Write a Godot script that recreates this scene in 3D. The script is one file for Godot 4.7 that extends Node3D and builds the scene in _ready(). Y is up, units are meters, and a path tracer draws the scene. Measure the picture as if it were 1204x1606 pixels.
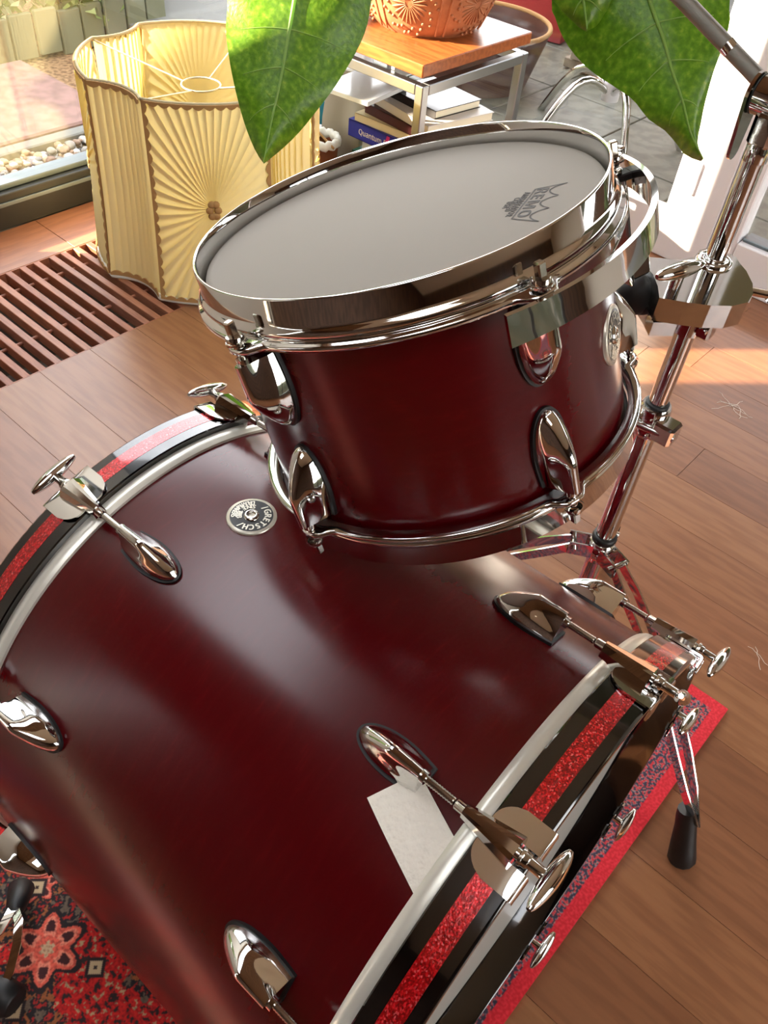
extends Node3D
# A drum kit corner in a sunlit room. x runs along the floorboards, z towards the viewer's right, y up; metres.

var M := {}
var taken := {}

# ---------------------------------------------------------------- mesh builder
class MB:
	var V := PackedVector3Array()
	var U := PackedVector2Array()
	var G := PackedInt32Array()
	var xf := Transform3D.IDENTITY
	var g := 1
	func tri(a: Vector3, b: Vector3, c: Vector3, ua := Vector2.ZERO, ub := Vector2.ZERO, uc := Vector2.ZERO) -> void:
		V.append(xf * a); V.append(xf * b); V.append(xf * c)
		U.append(ua); U.append(ub); U.append(uc)
		G.append(g)
	func quad(a: Vector3, b: Vector3, c: Vector3, d: Vector3, ua := Vector2.ZERO, ub := Vector2.ZERO, uc := Vector2.ZERO, ud := Vector2.ZERO) -> void:
		tri(a, b, c, ua, ub, uc)
		tri(a, c, d, ua, uc, ud)
	func fix(start: int) -> void:
		var vol := 0.0
		var i := start
		while i < V.size():
			vol += V[i].dot(V[i + 1].cross(V[i + 2]))
			i += 3
		if vol > 0.0:
			i = start
			while i < V.size():
				var t := V[i + 1]; V[i + 1] = V[i + 2]; V[i + 2] = t
				var u := U[i + 1]; U[i + 1] = U[i + 2]; U[i + 2] = u
				i += 3
	# surface of revolution about y; runs of (radius, y), each run smooth in itself
	func lathe(runs: Array, seg := 32) -> void:
		var s := V.size()
		for run in runs:
			g += 1
			var l := 0.0
			for k in range(run.size() - 1):
				var p: Vector2 = run[k]
				var q: Vector2 = run[k + 1]
				var l2 := l + p.distance_to(q)
				for j in seg:
					var a0 := TAU * j / seg
					var a1 := TAU * (j + 1) / seg
					var c0 := Vector3(cos(a0), 0, sin(a0))
					var c1 := Vector3(cos(a1 if j < seg - 1 else 0.0), 0, sin(a1 if j < seg - 1 else 0.0))
					var A := c0 * p.x + Vector3(0, p.y, 0)
					var B := c1 * p.x + Vector3(0, p.y, 0)
					var C := c1 * q.x + Vector3(0, q.y, 0)
					var D := c0 * q.x + Vector3(0, q.y, 0)
					var u0 := float(j) / seg
					var u1 := float(j + 1) / seg
					if p.x > 1e-6: tri(A, B, C if q.x > 1e-6 else D, Vector2(u0, l), Vector2(u1, l), Vector2(u1, l2))
					if q.x > 1e-6: tri(A, C, D, Vector2(u0, l), Vector2(u1, l2), Vector2(u0, l2))
				l = l2
		fix(s)
	# grid of points from a function of (i, j)
	func grid(f: Callable, ni: int, nj: int, su := 1.0, sv := 1.0, facet := false) -> void:
		g += 1
		var P := []
		for i in ni + 1:
			var row := PackedVector3Array()
			for j in nj + 1: row.append(f.call(i, j))
			P.append(row)
		for i in ni:
			if facet: g += 1
			for j in nj:
				quad(P[i][j], P[i + 1][j], P[i + 1][j + 1], P[i][j + 1], Vector2(su * i / ni, sv * j / nj), Vector2(su * (i + 1) / ni, sv * j / nj), Vector2(su * (i + 1) / ni, sv * (j + 1) / nj), Vector2(su * i / ni, sv * (j + 1) / nj))
	# solid sheet: grid f offset by thickness along n
	func sheet(f: Callable, ni: int, nj: int, n: Callable) -> void:
		var s := V.size()
		grid(f, ni, nj)
		grid(func(i: int, j: int): return f.call(ni - i, j) + n.call(ni - i, j), ni, nj)
		g += 1
		for i in ni:
			for j in [0, nj]:
				var a: Vector3 = f.call(i, j); var b: Vector3 = f.call(i + 1, j)
				var c: Vector3 = b + n.call(i + 1, j); var d: Vector3 = a + n.call(i, j)
				if j == 0: quad(a, d, c, b)
				else: quad(a, b, c, d)
		g += 1
		for j in nj:
			for i in [0, ni]:
				var a: Vector3 = f.call(i, j); var b: Vector3 = f.call(i, j + 1)
				var c: Vector3 = b + n.call(i, j + 1); var d: Vector3 = a + n.call(i, j)
				if i == 0: quad(a, b, c, d)
				else: quad(a, d, c, b)
		fix(s)
	# tube along a path; r a number or an array
	func tube(p: Array, r, seg := 10, flat := 1.0, up := Vector3.ZERO) -> void:
		var s := V.size()
		g += 1
		var n := p.size()
		var t0: Vector3 = (p[1] - p[0]).normalized()
		var nx: Vector3 = up if up != Vector3.ZERO else (Vector3.UP if absf(t0.y) < 0.9 else Vector3.RIGHT)
		var rings := []
		for i in n:
			var t: Vector3 = (p[mini(i + 1, n - 1)] - p[maxi(i - 1, 0)]).normalized()
			nx = (nx - t * nx.dot(t)).normalized()
			var ny := t.cross(nx)
			var rr: float = r[i] if r is Array else r
			var ring := PackedVector3Array()
			for j in seg:
				var a := TAU * j / seg
				ring.append(p[i] + nx * cos(a) * rr * flat + ny * sin(a) * rr)
			rings.append(ring)
		for i in n - 1:
			for j in seg:
				var k := (j + 1) % seg
				quad(rings[i][j], rings[i][k], rings[i + 1][k], rings[i + 1][j], Vector2(float(j) / seg, i), Vector2(float(j + 1) / seg, i), Vector2(float(j + 1) / seg, i + 1), Vector2(float(j) / seg, i + 1))
		for e in [0, n - 1]:
			g += 1
			for j in range(1, seg - 1):
				if e == 0: tri(rings[0][0], rings[0][j + 1], rings[0][j])
				else: tri(rings[e][0], rings[e][j], rings[e][j + 1])
		fix(s)
	# bar of rectangular section along a path: half sizes hx along up, hy across
	func bar(p: Array, hx: float, hy: float, up: Vector3) -> void:
		var s := V.size()
		var n := p.size()
		var rings := []
		var nx := up
		for i in n:
			var t: Vector3 = (p[mini(i + 1, n - 1)] - p[maxi(i - 1, 0)]).normalized()
			nx = (nx - t * nx.dot(t)).normalized()
			var ny := t.cross(nx)
			rings.append([p[i] + nx * hx + ny * hy, p[i] - nx * hx + ny * hy, p[i] - nx * hx - ny * hy, p[i] + nx * hx - ny * hy])
		for j in 4:
			g += 1
			for i in n - 1:
				var k := (j + 1) % 4
				quad(rings[i][j], rings[i][k], rings[i + 1][k], rings[i + 1][j], Vector2(0, i), Vector2(1, i), Vector2(1, i + 1), Vector2(0, i + 1))
		g += 1
		quad(rings[0][0], rings[0][3], rings[0][2], rings[0][1])
		g += 1
		quad(rings[n - 1][0], rings[n - 1][1], rings[n - 1][2], rings[n - 1][3])
		fix(s)
	func box(c: Vector3, sz: Vector3, b := 0.0) -> void:
		var s := V.size()
		var h := sz / 2
		for ax in 3:
			for sg in [-1.0, 1.0]:
				g += 1
				var u := (ax + 1) % 3
				var w := (ax + 2) % 3
				var q := []
				for k in [[-1, -1], [1, -1], [1, 1], [-1, 1]]:
					var v := Vector3.ZERO
					v[ax] = h[ax] * sg
					v[u] = (h[u] - b) * k[0]
					v[w] = (h[w] - b) * k[1]
					q.append(c + v)
				if sg > 0: quad(q[0], q[3], q[2], q[1])
				else: quad(q[0], q[1], q[2], q[3])
		if b > 0:
			for ax in 3:
				var u := (ax + 1) % 3
				var w := (ax + 2) % 3
				for su in [-1.0, 1.0]:
					for sw in [-1.0, 1.0]:
						g += 1
						var q := []
						for k in [[-1, 0], [1, 0], [1, 1], [-1, 1]]:
							var v := Vector3.ZERO
							v[ax] = (h[ax] - b) * k[0]
							v[u] = su * (h[u] - (b if k[1] == 1 else 0.0))
							v[w] = sw * (h[w] - (0.0 if k[1] == 1 else b))
							q.append(c + v)
						if su * sw > 0: quad(q[0], q[3], q[2], q[1])
						else: quad(q[0], q[1], q[2], q[3])
			for sx in [-1.0, 1.0]:
				for sy in [-1.0, 1.0]:
					for sz2 in [-1.0, 1.0]:
						g += 1
						var A := c + Vector3(sx * h.x, sy * (h.y - b), sz2 * (h.z - b))
						var B := c + Vector3(sx * (h.x - b), sy * h.y, sz2 * (h.z - b))
						var C := c + Vector3(sx * (h.x - b), sy * (h.y - b), sz2 * h.z)
						if sx * sy * sz2 > 0: tri(A, C, B)
						else: tri(A, B, C)
		fix(s)
	# polygon in (x, z) drawn out from y0 to y1
	func prism(poly: PackedVector2Array, y0: float, y1: float, smooth := false) -> void:
		var s := V.size()
		var idx := Geometry2D.triangulate_polygon(poly)
		for y in [y0, y1]:
			g += 1
			var i := 0
			while i < idx.size():
				var a := poly[idx[i]]; var b := poly[idx[i + 1]]; var c := poly[idx[i + 2]]
				if y == y0: tri(Vector3(a.x, y, a.y), Vector3(b.x, y, b.y), Vector3(c.x, y, c.y), a, b, c)
				else: tri(Vector3(a.x, y, a.y), Vector3(c.x, y, c.y), Vector3(b.x, y, b.y), a, c, b)
				i += 3
		# the sides run so that they agree with the caps
		var area := 0.0
		for i in poly.size():
			area += poly[i].cross(poly[(i + 1) % poly.size()])
		var tarea := 0.0
		if idx.size() >= 3: tarea = (poly[idx[1]] - poly[idx[0]]).cross(poly[idx[2]] - poly[idx[0]])
		var same := (area > 0) == (tarea > 0)
		g += 1
		for i in poly.size():
			if not smooth: g += 1
			var a := poly[i]; var b := poly[(i + 1) % poly.size()]
			var A := Vector3(a.x, y0, a.y); var B := Vector3(b.x, y0, b.y)
			var C := Vector3(b.x, y1, b.y); var D := Vector3(a.x, y1, a.y)
			if same: quad(A, D, C, B)
			else: quad(A, B, C, D)
		fix(s)
	func text(t: String, size: float, depth: float, at: Transform3D, font: Font) -> void:
		var tm := TextMesh.new()
		tm.text = t; tm.font = font; tm.font_size = 64; tm.pixel_size = size / 64.0; tm.depth = depth; tm.curve_step = 2.0
		var ar := tm.get_mesh_arrays()
		var vs: PackedVector3Array = ar[Mesh.ARRAY_VERTEX]
		var id: PackedInt32Array = ar[Mesh.ARRAY_INDEX]
		g += 1
		var i := 0
		while i + 2 < id.size():
			g += 1
			tri(at * vs[id[i]], at * vs[id[i + 1]], at * vs[id[i + 2]])
			i += 3
	func mesh() -> ArrayMesh:
		var st := SurfaceTool.new()
		st.begin(Mesh.PRIMITIVE_TRIANGLES)
		for i in V.size():
			st.set_smooth_group(G[i / 3])
			st.set_uv(U[i])
			st.add_vertex(V[i])
		st.generate_normals()
		st.index()
		return st.commit()

# ---------------------------------------------------------------- objects
func numbered(called: String) -> String:
	if not taken.has(called):
		taken[called] = 0
		return called
	taken[called] += 1
	return "%s_%03d" % [called, taken[called]]
func tag(o: Node, label: String, category: String, group := "", kind := "") -> Node:
	if label: o.set_meta("label", label)
	if category: o.set_meta("category", category)
	if group: o.set_meta("group", group)
	if kind: o.set_meta("kind", kind)
	return o
func thing(called: String, label: String, category: String, at := Transform3D.IDENTITY, group := "") -> Node3D:
	var o := Node3D.new()
	o.name = numbered(called)
	add_child(o)
	o.transform = at
	tag(o, label, category, group)
	return o
func struct_node(called: String) -> Node3D:
	var o := Node3D.new()
	o.name = numbered(called)
	add_child(o)
	o.set_meta("kind", "structure")
	return o
func part(called: String, mb, mat: Material, parent: Node, at := Transform3D.IDENTITY) -> MeshInstance3D:
	var o := MeshInstance3D.new()
	o.name = called
	o.mesh = mb.mesh() if mb is MB else mb
	o.material_override = mat
	o.transform = at
	parent.add_child(o, true)
	return o
func one(called: String, mb, mat: Material, label: String, category: String, at := Transform3D.IDENTITY, group := "") -> MeshInstance3D:
	var o := part(numbered(called), mb, mat, self, at)
	tag(o, label, category, group)
	return o
func structure(called: String, mb, mat: Material) -> MeshInstance3D:
	var o := part(numbered(called), mb, mat, self)
	o.set_meta("kind", "structure")
	return o
func place(x: float, y: float, z: float, turn := 0.0) -> Transform3D:
	return Transform3D(Basis(Vector3.UP, turn), Vector3(x, y, z))

# ---------------------------------------------------------------- materials
func mat(c: Color, rough := 0.6, metal := 0.0) -> StandardMaterial3D:
	var m := StandardMaterial3D.new()
	m.albedo_color = c
	m.roughness = rough
	m.metallic = metal
	return m
func noise_tex(seed_: int, freq: float, ramp: Array, size := 512, kind := FastNoiseLite.TYPE_SIMPLEX_SMOOTH, octaves := 4) -> NoiseTexture2D:
	var n := FastNoiseLite.new()
	n.seed = seed_; n.frequency = freq; n.noise_type = kind; n.fractal_octaves = octaves
	if kind == FastNoiseLite.TYPE_CELLULAR: n.cellular_return_type = FastNoiseLite.RETURN_CELL_VALUE
	var t := NoiseTexture2D.new()
	t.width = size; t.height = size; t.seamless = true; t.noise = n
	var gr := Gradient.new()
	gr.offsets = PackedFloat32Array(ramp.map(func(r): return r[0]))
	gr.colors = PackedColorArray(ramp.map(func(r): return r[1]))
	t.color_ramp = gr
	return t
func wood(c0: Color, c1: Color, seed_: int, scale: Vector3, rough := 0.4, world := true) -> StandardMaterial3D:
	var m := mat(Color.WHITE, rough)
	m.albedo_texture = noise_tex(seed_, 0.012, [[0.0, c0], [0.45, c0.lerp(c1, 0.45)], [0.55, c0.lerp(c1, 0.7)], [1.0, c1]], 512)
	m.uv1_triplanar = true
	m.uv1_world_triplanar = world
	m.uv1_scale = scale
	m.uv1_offset = Vector3(seed_ * 0.37, seed_ * 0.61, seed_ * 0.13)
	return m

func make_materials() -> void:
	M.chrome = mat(Color(0.86, 0.86, 0.85), 0.045, 1.0)
	M.steel = mat(Color(0.62, 0.63, 0.64), 0.32, 1.0)
	M.nickel = mat(Color(0.80, 0.79, 0.76), 0.12, 1.0)
	M.rubber = mat(Color(0.035, 0.035, 0.037), 0.5)
	M.black = mat(Color(0.012, 0.012, 0.012), 0.12)
	M.black.clearcoat_enabled = true
	M.black.clearcoat_roughness = 0.04
	# satin burgundy stain over maple
	var sh := mat(Color.WHITE, 0.21)
	sh.albedo_texture = noise_tex(5, 0.02, [[0.0, Color(0.285, 0.002, 0.020)], [0.55, Color(0.295, 0.003, 0.022)], [0.8, Color(0.305, 0.005, 0.025)], [1.0, Color(0.34, 0.012, 0.030)]], 512)
	sh.uv1_scale = Vector3(3, 9, 1)
	sh.metallic_specular = 0.5
	M.shell = sh
	M.head_coated = mat(Color(0.54, 0.515, 0.475), 0.75)
	M.head_gloss = mat(Color(0.88, 0.88, 0.85), 0.14)
	M.flesh_hoop = mat(Color(0.86, 0.85, 0.80), 0.3, 0.35)
	# red metal flake
	var sp := mat(Color.WHITE, 0.25, 0.35)
	sp.albedo_texture = noise_tex(9, 0.16, [[0.0, Color(0.42, 0.005, 0.02)], [0.45, Color(0.62, 0.01, 0.035)], [0.75, Color(0.82, 0.03, 0.07)], [0.9, Color(1.0, 0.16, 0.2)], [1.0, Color(1.0, 0.5, 0.5)]], 512, FastNoiseLite.TYPE_CELLULAR, 1)
	sp.uv1_triplanar = true
	sp.uv1_scale = Vector3(11, 11, 11)
	var nn := noise_tex(10, 0.16, [[0, Color.BLACK], [1, Color.WHITE]], 512, FastNoiseLite.TYPE_CELLULAR, 1)
	nn.as_normal_map = true
	nn.bump_strength = 3.0
	sp.normal_enabled = true
	sp.normal_texture = nn
	sp.normal_scale = 0.35
	sp.clearcoat_enabled = true
	sp.clearcoat_roughness = 0.04
	M.sparkle = sp
	M.print_grey = mat(Color(0.32, 0.31, 0.30), 0.8)
	M.felt = mat(Color(0.93, 0.91, 0.86), 0.95)
	M.felt.normal_enabled = true
	M.felt.normal_texture = bumpy(31, 0.05, 3.0)
	M.felt.uv1_triplanar = true
	M.felt.uv1_scale = Vector3(9, 9, 9)
	M.badge = mat(Color(0.85, 0.83, 0.77), 0.3, 0.6)
	M.badge_dark = mat(Color(0.03, 0.03, 0.03), 0.3)
	# floorboards: six tones of the same timber
	M.boards = []
	var tones := [[Color(0.45, 0.285, 0.185), Color(0.53, 0.35, 0.235)], [Color(0.47, 0.30, 0.195), Color(0.55, 0.37, 0.245)], [Color(0.43, 0.27, 0.175), Color(0.50, 0.325, 0.215)], [Color(0.49, 0.32, 0.205), Color(0.57, 0.39, 0.26)], [Color(0.44, 0.275, 0.18), Color(0.52, 0.34, 0.23)], [Color(0.465, 0.295, 0.19), Color(0.54, 0.355, 0.24)]]
	for k in 6:
		var b := wood(tones[k][0], tones[k][1], 40 + k, Vector3(0.9, 6, 7.5), 0.32)
		M.boards.append(b)
	M.slats = []
	for k in 4:
		M.slats.append(wood([Color(0.50, 0.29, 0.20), Color(0.46, 0.26, 0.18), Color(0.53, 0.33, 0.24), Color(0.48, 0.30, 0.23)][k], [Color(0.62, 0.39, 0.28), Color(0.58, 0.35, 0.25), Color(0.65, 0.43, 0.32), Color(0.60, 0.40, 0.31)][k], 60 + k, Vector3(2, 12, 14), 0.45))
	M.underfloor = mat(Color(0.50, 0.48, 0.45), 0.9)
	M.wall = mat(Color(0.84, 0.82, 0.77), 0.9)
	M.wall_brown = wood(Color(0.20, 0.13, 0.09), Color(0.36, 0.25, 0.18), 90, Vector3(2, 0.4, 2), 0.6)
	M.plaster = mat(Color(0.94, 0.92, 0.86), 0.9)
	M.ceiling = wood(Color(0.40, 0.29, 0.20), Color(0.55, 0.42, 0.30), 91, Vector3(0.5, 2, 2.5), 0.6)
	M.white_paint = mat(Color(0.90, 0.89, 0.90), 0.45)
	M.frame_dark = mat(Color(0.10, 0.105, 0.10), 0.4)
	M.frame_grey = mat(Color(0.42, 0.46, 0.48), 0.35, 0.5)
	var gl := mat(Color(0.10, 0.12, 0.11, 0.06), 0.0)
	gl.transparency = BaseMaterial3D.TRANSPARENCY_ALPHA
	M.glass = gl
	M.stone = wood(Color(0.32, 0.32, 0.28), Color(0.45, 0.45, 0.40), 80, Vector3(2, 2, 2), 0.55)
	M.paving = wood(Color(0.43, 0.33, 0.31), Color(0.54, 0.42, 0.40), 81, Vector3(2.5, 2.5, 2.5), 0.7)
	M.slab_edge = mat(Color(0.42, 0.43, 0.42), 0.7)
	M.soil = wood(Color(0.30, 0.20, 0.13), Color(0.62, 0.50, 0.36), 82, Vector3(6, 6, 6), 0.9)
	M.pebble = mat(Color.WHITE, 0.6)
	M.pebble.vertex_color_use_as_albedo = true
	M.leaf_stuff = mat(Color.WHITE, 0.5)
	M.leaf_stuff.vertex_color_use_as_albedo = true
	M.leaf_stuff.backlight_enabled = true
	M.leaf_stuff.backlight = Color(0.5, 0.6, 0.25)
	M.bark = mat(Color(0.30, 0.22, 0.15), 0.9)
	M.fence = mat(Color(0.50, 0.20, 0.12), 0.7)
	M.fence_grey = mat(Color(0.46, 0.48, 0.39), 0.8)
	# lampshade cloth
	M.silk = mat(Color(0.87, 0.82, 0.63), 0.7)
	M.silk.backlight_enabled = true
	M.silk.backlight = Color(0.74, 0.69, 0.47)
	M.braid = mat(Color(0.63, 0.48, 0.29), 0.85)
	M.braid.backlight_enabled = true
	M.braid.backlight = Color(0.40, 0.32, 0.20)
	M.rim_tape = mat(Color(0.70, 0.64, 0.50), 0.8)
	M.fringe = mat(Color(0.86, 0.86, 0.82), 0.9)
	M.wire = mat(Color(0.72, 0.68, 0.58), 0.4, 0.6)
	M.clay = wood(Color(0.56, 0.34, 0.22), Color(0.70, 0.46, 0.31), 84, Vector3(5, 5, 5), 0.55, false)
	M.tabletop = wood(Color(0.48, 0.25, 0.12), Color(0.64, 0.36, 0.18), 85, Vector3(1.2, 9, 9), 0.28)
	M.leaf = leaf_material()
	M.stem = mat(Color(0.40, 0.52, 0.20), 0.5)
	M.rug = rug_material()

func bumpy(seed_: int, freq: float, strength: float) -> NoiseTexture2D:
	var t := noise_tex(seed_, freq, [[0, Color.BLACK], [1, Color.WHITE]], 256)
	t.as_normal_map = true
	t.bump_strength = strength
	return t
func leaf_material() -> StandardMaterial3D:
	var m := mat(Color.WHITE, 0.32)
	m.albedo_texture = noise_tex(21, 0.03, [[0.0, Color(0.32, 0.49, 0.08)], [0.5, Color(0.42, 0.59, 0.13)], [0.8, Color(0.52, 0.66, 0.19)], [1.0, Color(0.66, 0.72, 0.26)]], 256)
	m.uv1_scale = Vector3(1.5, 1.5, 1)
	m.backlight_enabled = true
	m.backlight = Color(0.75, 0.9, 0.25)
	m.normal_enabled = true
	m.normal_texture = bumpy(22, 0.06, 2.0)
	m.normal_scale = 0.3
	return m

# a woven pattern: dark ground, red figures, pink flowers, beige sprigs; plain red border along the edges
func rug_material() -> StandardMaterial3D:
	var n1 := FastNoiseLite.new(); n1.seed = 3; n1.frequency = 0.011; n1.fractal_octaves = 2
	var n2 := FastNoiseLite.new(); n2.seed = 4; n2.frequency = 0.055; n2.fractal_octaves = 2
	var n3 := FastNoiseLite.new(); n3.seed = 6; n3.frequency = 0.33; n3.fractal_octaves = 1
	var n4 := FastNoiseLite.new(); n4.seed = 8; n4.frequency = 0.09; n4.fractal_octaves = 1
	var w := 560; var h := 1024
	var im := Image.create(w, h, false, Image.FORMAT_RGB8)
	var rng := RandomNumberGenerator.new(); rng.seed = 11
	var flowers := []
	for k in 70: flowers.append([Vector2(rng.randf() * w, rng.randf() * h), rng.randf_range(16, 27), rng.randf() * TAU])
	flowers.append([Vector2(281, 562), 30.0, 0.3])
	var bands := [[Vector2(281, 562), -0.7, 44.0], [Vector2(215, 540), 0.8, 24.0], [Vector2(330, 548), 0.7, 26.0], [Vector2(372, 556), 0.5, 26.0], [Vector2(262, 528), -0.4, 18.0]]
	for y in h:
		for x in w:
			var e := mini(mini(x, w - 1 - x), mini(y, h - 1 - y))
			var f := n3.get_noise_2d(x, y)
			var c: Color
			if e < 12:
				c = Color(0.74, 0.05, 0.11).lerp(Color(0.86, 0.16, 0.22), clampf(f * 0.8 + 0.4, 0, 1))
			elif e < 96:
				var v := n4.get_noise_2d(x * 3.0, y * 3.0) + f * 0.5
				c = Color(0.19, 0.17, 0.24) if v < -0.10 else (Color(0.47, 0.45, 0.50) if v < 0.04 else (Color(0.62, 0.52, 0.46) if v < 0.13 else (Color(0.72, 0.36, 0.34) if v < 0.34 else Color(0.74, 0.16, 0.20))))
			else:
				var a := n1.get_noise_2d(x, y) + 0.25 * n2.get_noise_2d(x, y)
				for bd in bands:
					var dd := Vector2(x, y).distance_squared_to(bd[0])
					if dd < 9000.0: a += bd[1] * exp(-dd / (bd[2] * bd[2]))
				var b := n2.get_noise_2d(x * 2.2 + 300, y * 2.2) * 1.15 + f * 0.35
				if a > 0.02:
					c = Color(0.70, 0.035, 0.045).lerp(Color(0.80, 0.12, 0.09), clampf(f + 0.4, 0, 1))
					if b > 0.42: c = Color(0.16, 0.10, 0.10)
					elif b < -0.5: c = Color(0.72, 0.60, 0.44)
				else:
					c = Color(0.10, 0.085, 0.10)
					if b > 0.16: c = Color(0.60, 0.34, 0.17) if n1.get_noise_2d(x * 3.0, y * 3.0) > 0 else Color(0.40, 0.34, 0.28)
					elif b < -0.38: c = Color(0.66, 0.12, 0.10)
				c = c.lerp(Color(0.05, 0.04, 0.05), 0.35 * clampf(-f, 0, 1))
			im.set_pixel(x, y, c)
	for fl in flowers:
		var ce: Vector2 = fl[0]; var R: float = fl[1]
		for yy in range(int(ce.y - R), int(ce.y + R)):
			for xx in range(int(ce.x - R), int(ce.x + R)):
				if mini(mini(xx, w - 1 - xx), mini(yy, h - 1 - yy)) < 98: continue
				var d := Vector2(xx, yy) - ce
				var ang: float = d.angle() + fl[2]
				var rr := d.length() / (R * (0.82 + 0.18 * cos(ang * 6.0)))
				if rr > 1.0: continue
				var c := Color(0.86, 0.36, 0.28)
				if rr > 0.86: c = Color(0.10, 0.06, 0.07)
				elif rr < 0.2: c = Color(0.74, 0.62, 0.48)
				else:
					var p := Vector2(cos(roundf(ang / (TAU / 6)) * TAU / 6), sin(roundf(ang / (TAU / 6)) * TAU / 6)) * 0.55
					var q := Vector2(cos(ang), sin(ang)) * rr
					if p.distance_to(q) < 0.13: c = Color(0.22, 0.06, 0.07)
					elif p.distance_to(q) < 0.22: c = Color(0.90, 0.52, 0.42)
				c = c.lerp(Color(0.3, 0.05, 0.05), 0.4 * clampf(-n3.get_noise_2d(xx, yy) * 1.4, 0, 1))
				im.set_pixel(xx, yy, c)
	for dm in [Vector2i(237, 543), Vector2i(317, 545), Vector2i(300, 600)]:
		for yy in range(-9, 10):
			for xx in range(-9, 10):
				var q := absi(xx) + absi(yy)
				if q <= 9: im.set_pixel(dm.x + xx, dm.y + yy, Color(0.13, 0.08, 0.09) if q > 6 or q < 2 else Color(0.74, 0.64, 0.50))
	var m := mat(Color.WHITE, 0.95)
	m.albedo_texture = ImageTexture.create_from_image(im)
	m.rim_enabled = true
	m.rim = 0.4
	return m

# ---------------------------------------------------------------- drum hardware, shared meshes
var mesh_lug: ArrayMesh
var mesh_gasket: ArrayMesh
var mesh_handle: ArrayMesh
var mesh_claw: ArrayMesh
var mesh_bass_rod: ArrayMesh

func lug_halfwidth(s: float) -> float:
	if s < 0.6: return 0.0142 * pow(maxf(0.0, 1.0 - pow(1.0 - s / 0.6, 2.2)), 0.5)
	return lerpf(0.0142, 0.0112, pow((s - 0.6) / 0.4, 1.5))
const LUG := 0.062
# teardrop casting with a ridge; the rod leaves at +x, y points away from the shell
func make_lug() -> void:
	var ns := 24; var nq := 26
	var f := func(i: int, j: int):
		var s := pow(float(i) / ns, 1.6)
		var q := -1.0 + 2.0 * j / nq
		var w := lug_halfwidth(s)
		var rise := pow(clampf(s / 0.55, 0, 1), 0.55)
		var hs := 0.0185 * pow(clampf(s / 0.45, 0, 1), 0.5) * (1.0 - 0.35 * pow(clampf((s - 0.45) / 0.55, 0, 1), 1.5))
		var z := w * q
		var y := hs * pow(maxf(0.0, 1.0 - pow(absf(q), 2.6)), 0.5)
		y += maxf(0.0, 0.0272 * rise - hs) * exp(-pow(absf(z) / 0.0066, 3.0)) * (1.0 - pow(absf(q), 6.0))
		return Vector3((s - 0.5) * LUG, y, z)
	var mb := MB.new()
	mb.grid(f, ns, nq)
	mb.g += 1
	for j in nq:
		var a: Vector3 = f.call(ns, j); var b: Vector3 = f.call(ns, j + 1)
		mb.tri(Vector3(LUG / 2, 0, 0), b, a)
	mb.fix(0)
	# threaded insert
	mb.xf = Transform3D(Basis(Vector3(0, 1, 0), Vector3(1, 0, 0), Vector3(0, 0, -1)), Vector3(LUG / 2, 0.019, 0))
	mb.lathe([[Vector2(0.0001, 0.004), Vector2(0.0052, 0.004)], [Vector2(0.0052, 0.004), Vector2(0.0052, -0.004)]], 14)
	mesh_lug = mb.mesh()
	var poly := PackedVector2Array()
	for i in 25:
		var s := pow(i / 24.0, 1.6)
		poly.append(Vector2((s - 0.5) * LUG * 1.05, lug_halfwidth(s) * 1.1 + 0.0002))
	for i in 24:
		var s := pow((24 - i) / 24.0, 1.6)
		poly.append(Vector2((s - 0.5) * LUG * 1.05, -lug_halfwidth(s) * 1.1 - 0.0002))
	var gk := MB.new()
	gk.prism(poly, -0.003, 0.0016)
	mesh_gasket = gk.mesh()

func spindle() -> void:
	var run := []
	for k in 17:
		var t := -1.0 + k / 8.0
		run.append(Vector2(0.0019 + 0.0044 * pow(1.0 - t * t, 0.75), t * 0.0255))
	var mb := MB.new()
	mb.lathe([[Vector2(0.0, -0.0255), run[0]], run, [run[16], Vector2(0.0, 0.0255)]], 18)
	mesh_handle = mb.mesh()

const X_ROD := Vector3(1, 0, 0)
func rod_xf() -> Transform3D:
	return Transform3D(Basis(Vector3(0, 1, 0), Vector3(1, 0, 0), Vector3(0, 0, -1)), Vector3.ZERO)
# rod of the bass drum: thread, sleeve, collar; x measured along the drum
func make_bass_rod() -> void:
	var mb := MB.new()
	mb.xf = rod_xf()
	var run := [Vector2(0.0001, 0.165)]
	for k in 30:
		run.append(Vector2(0.0033 if k % 2 == 0 else 0.0027, 0.165 + 0.0011 * k))
	mb.lathe([run, [Vector2(0.003, 0.198), Vector2(0.0042, 0.199), Vector2(0.0042, 0.276), Vector2(0.0, 0.277)], [Vector2(0.0042, 0.2515), Vector2(0.0066, 0.2515)], [Vector2(0.0066, 0.2515), Vector2(0.0066, 0.2535)], [Vector2(0.0066, 0.2535), Vector2(0.0056, 0.2545), Vector2(0.0056, 0.2575), Vector2(0.0042, 0.2585)]], 14)
	mesh_bass_rod = mb.mesh()

const HOOP_X := 0.2208
const HOOP_W := 0.0388
const HOOP_R := 0.2906
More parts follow.
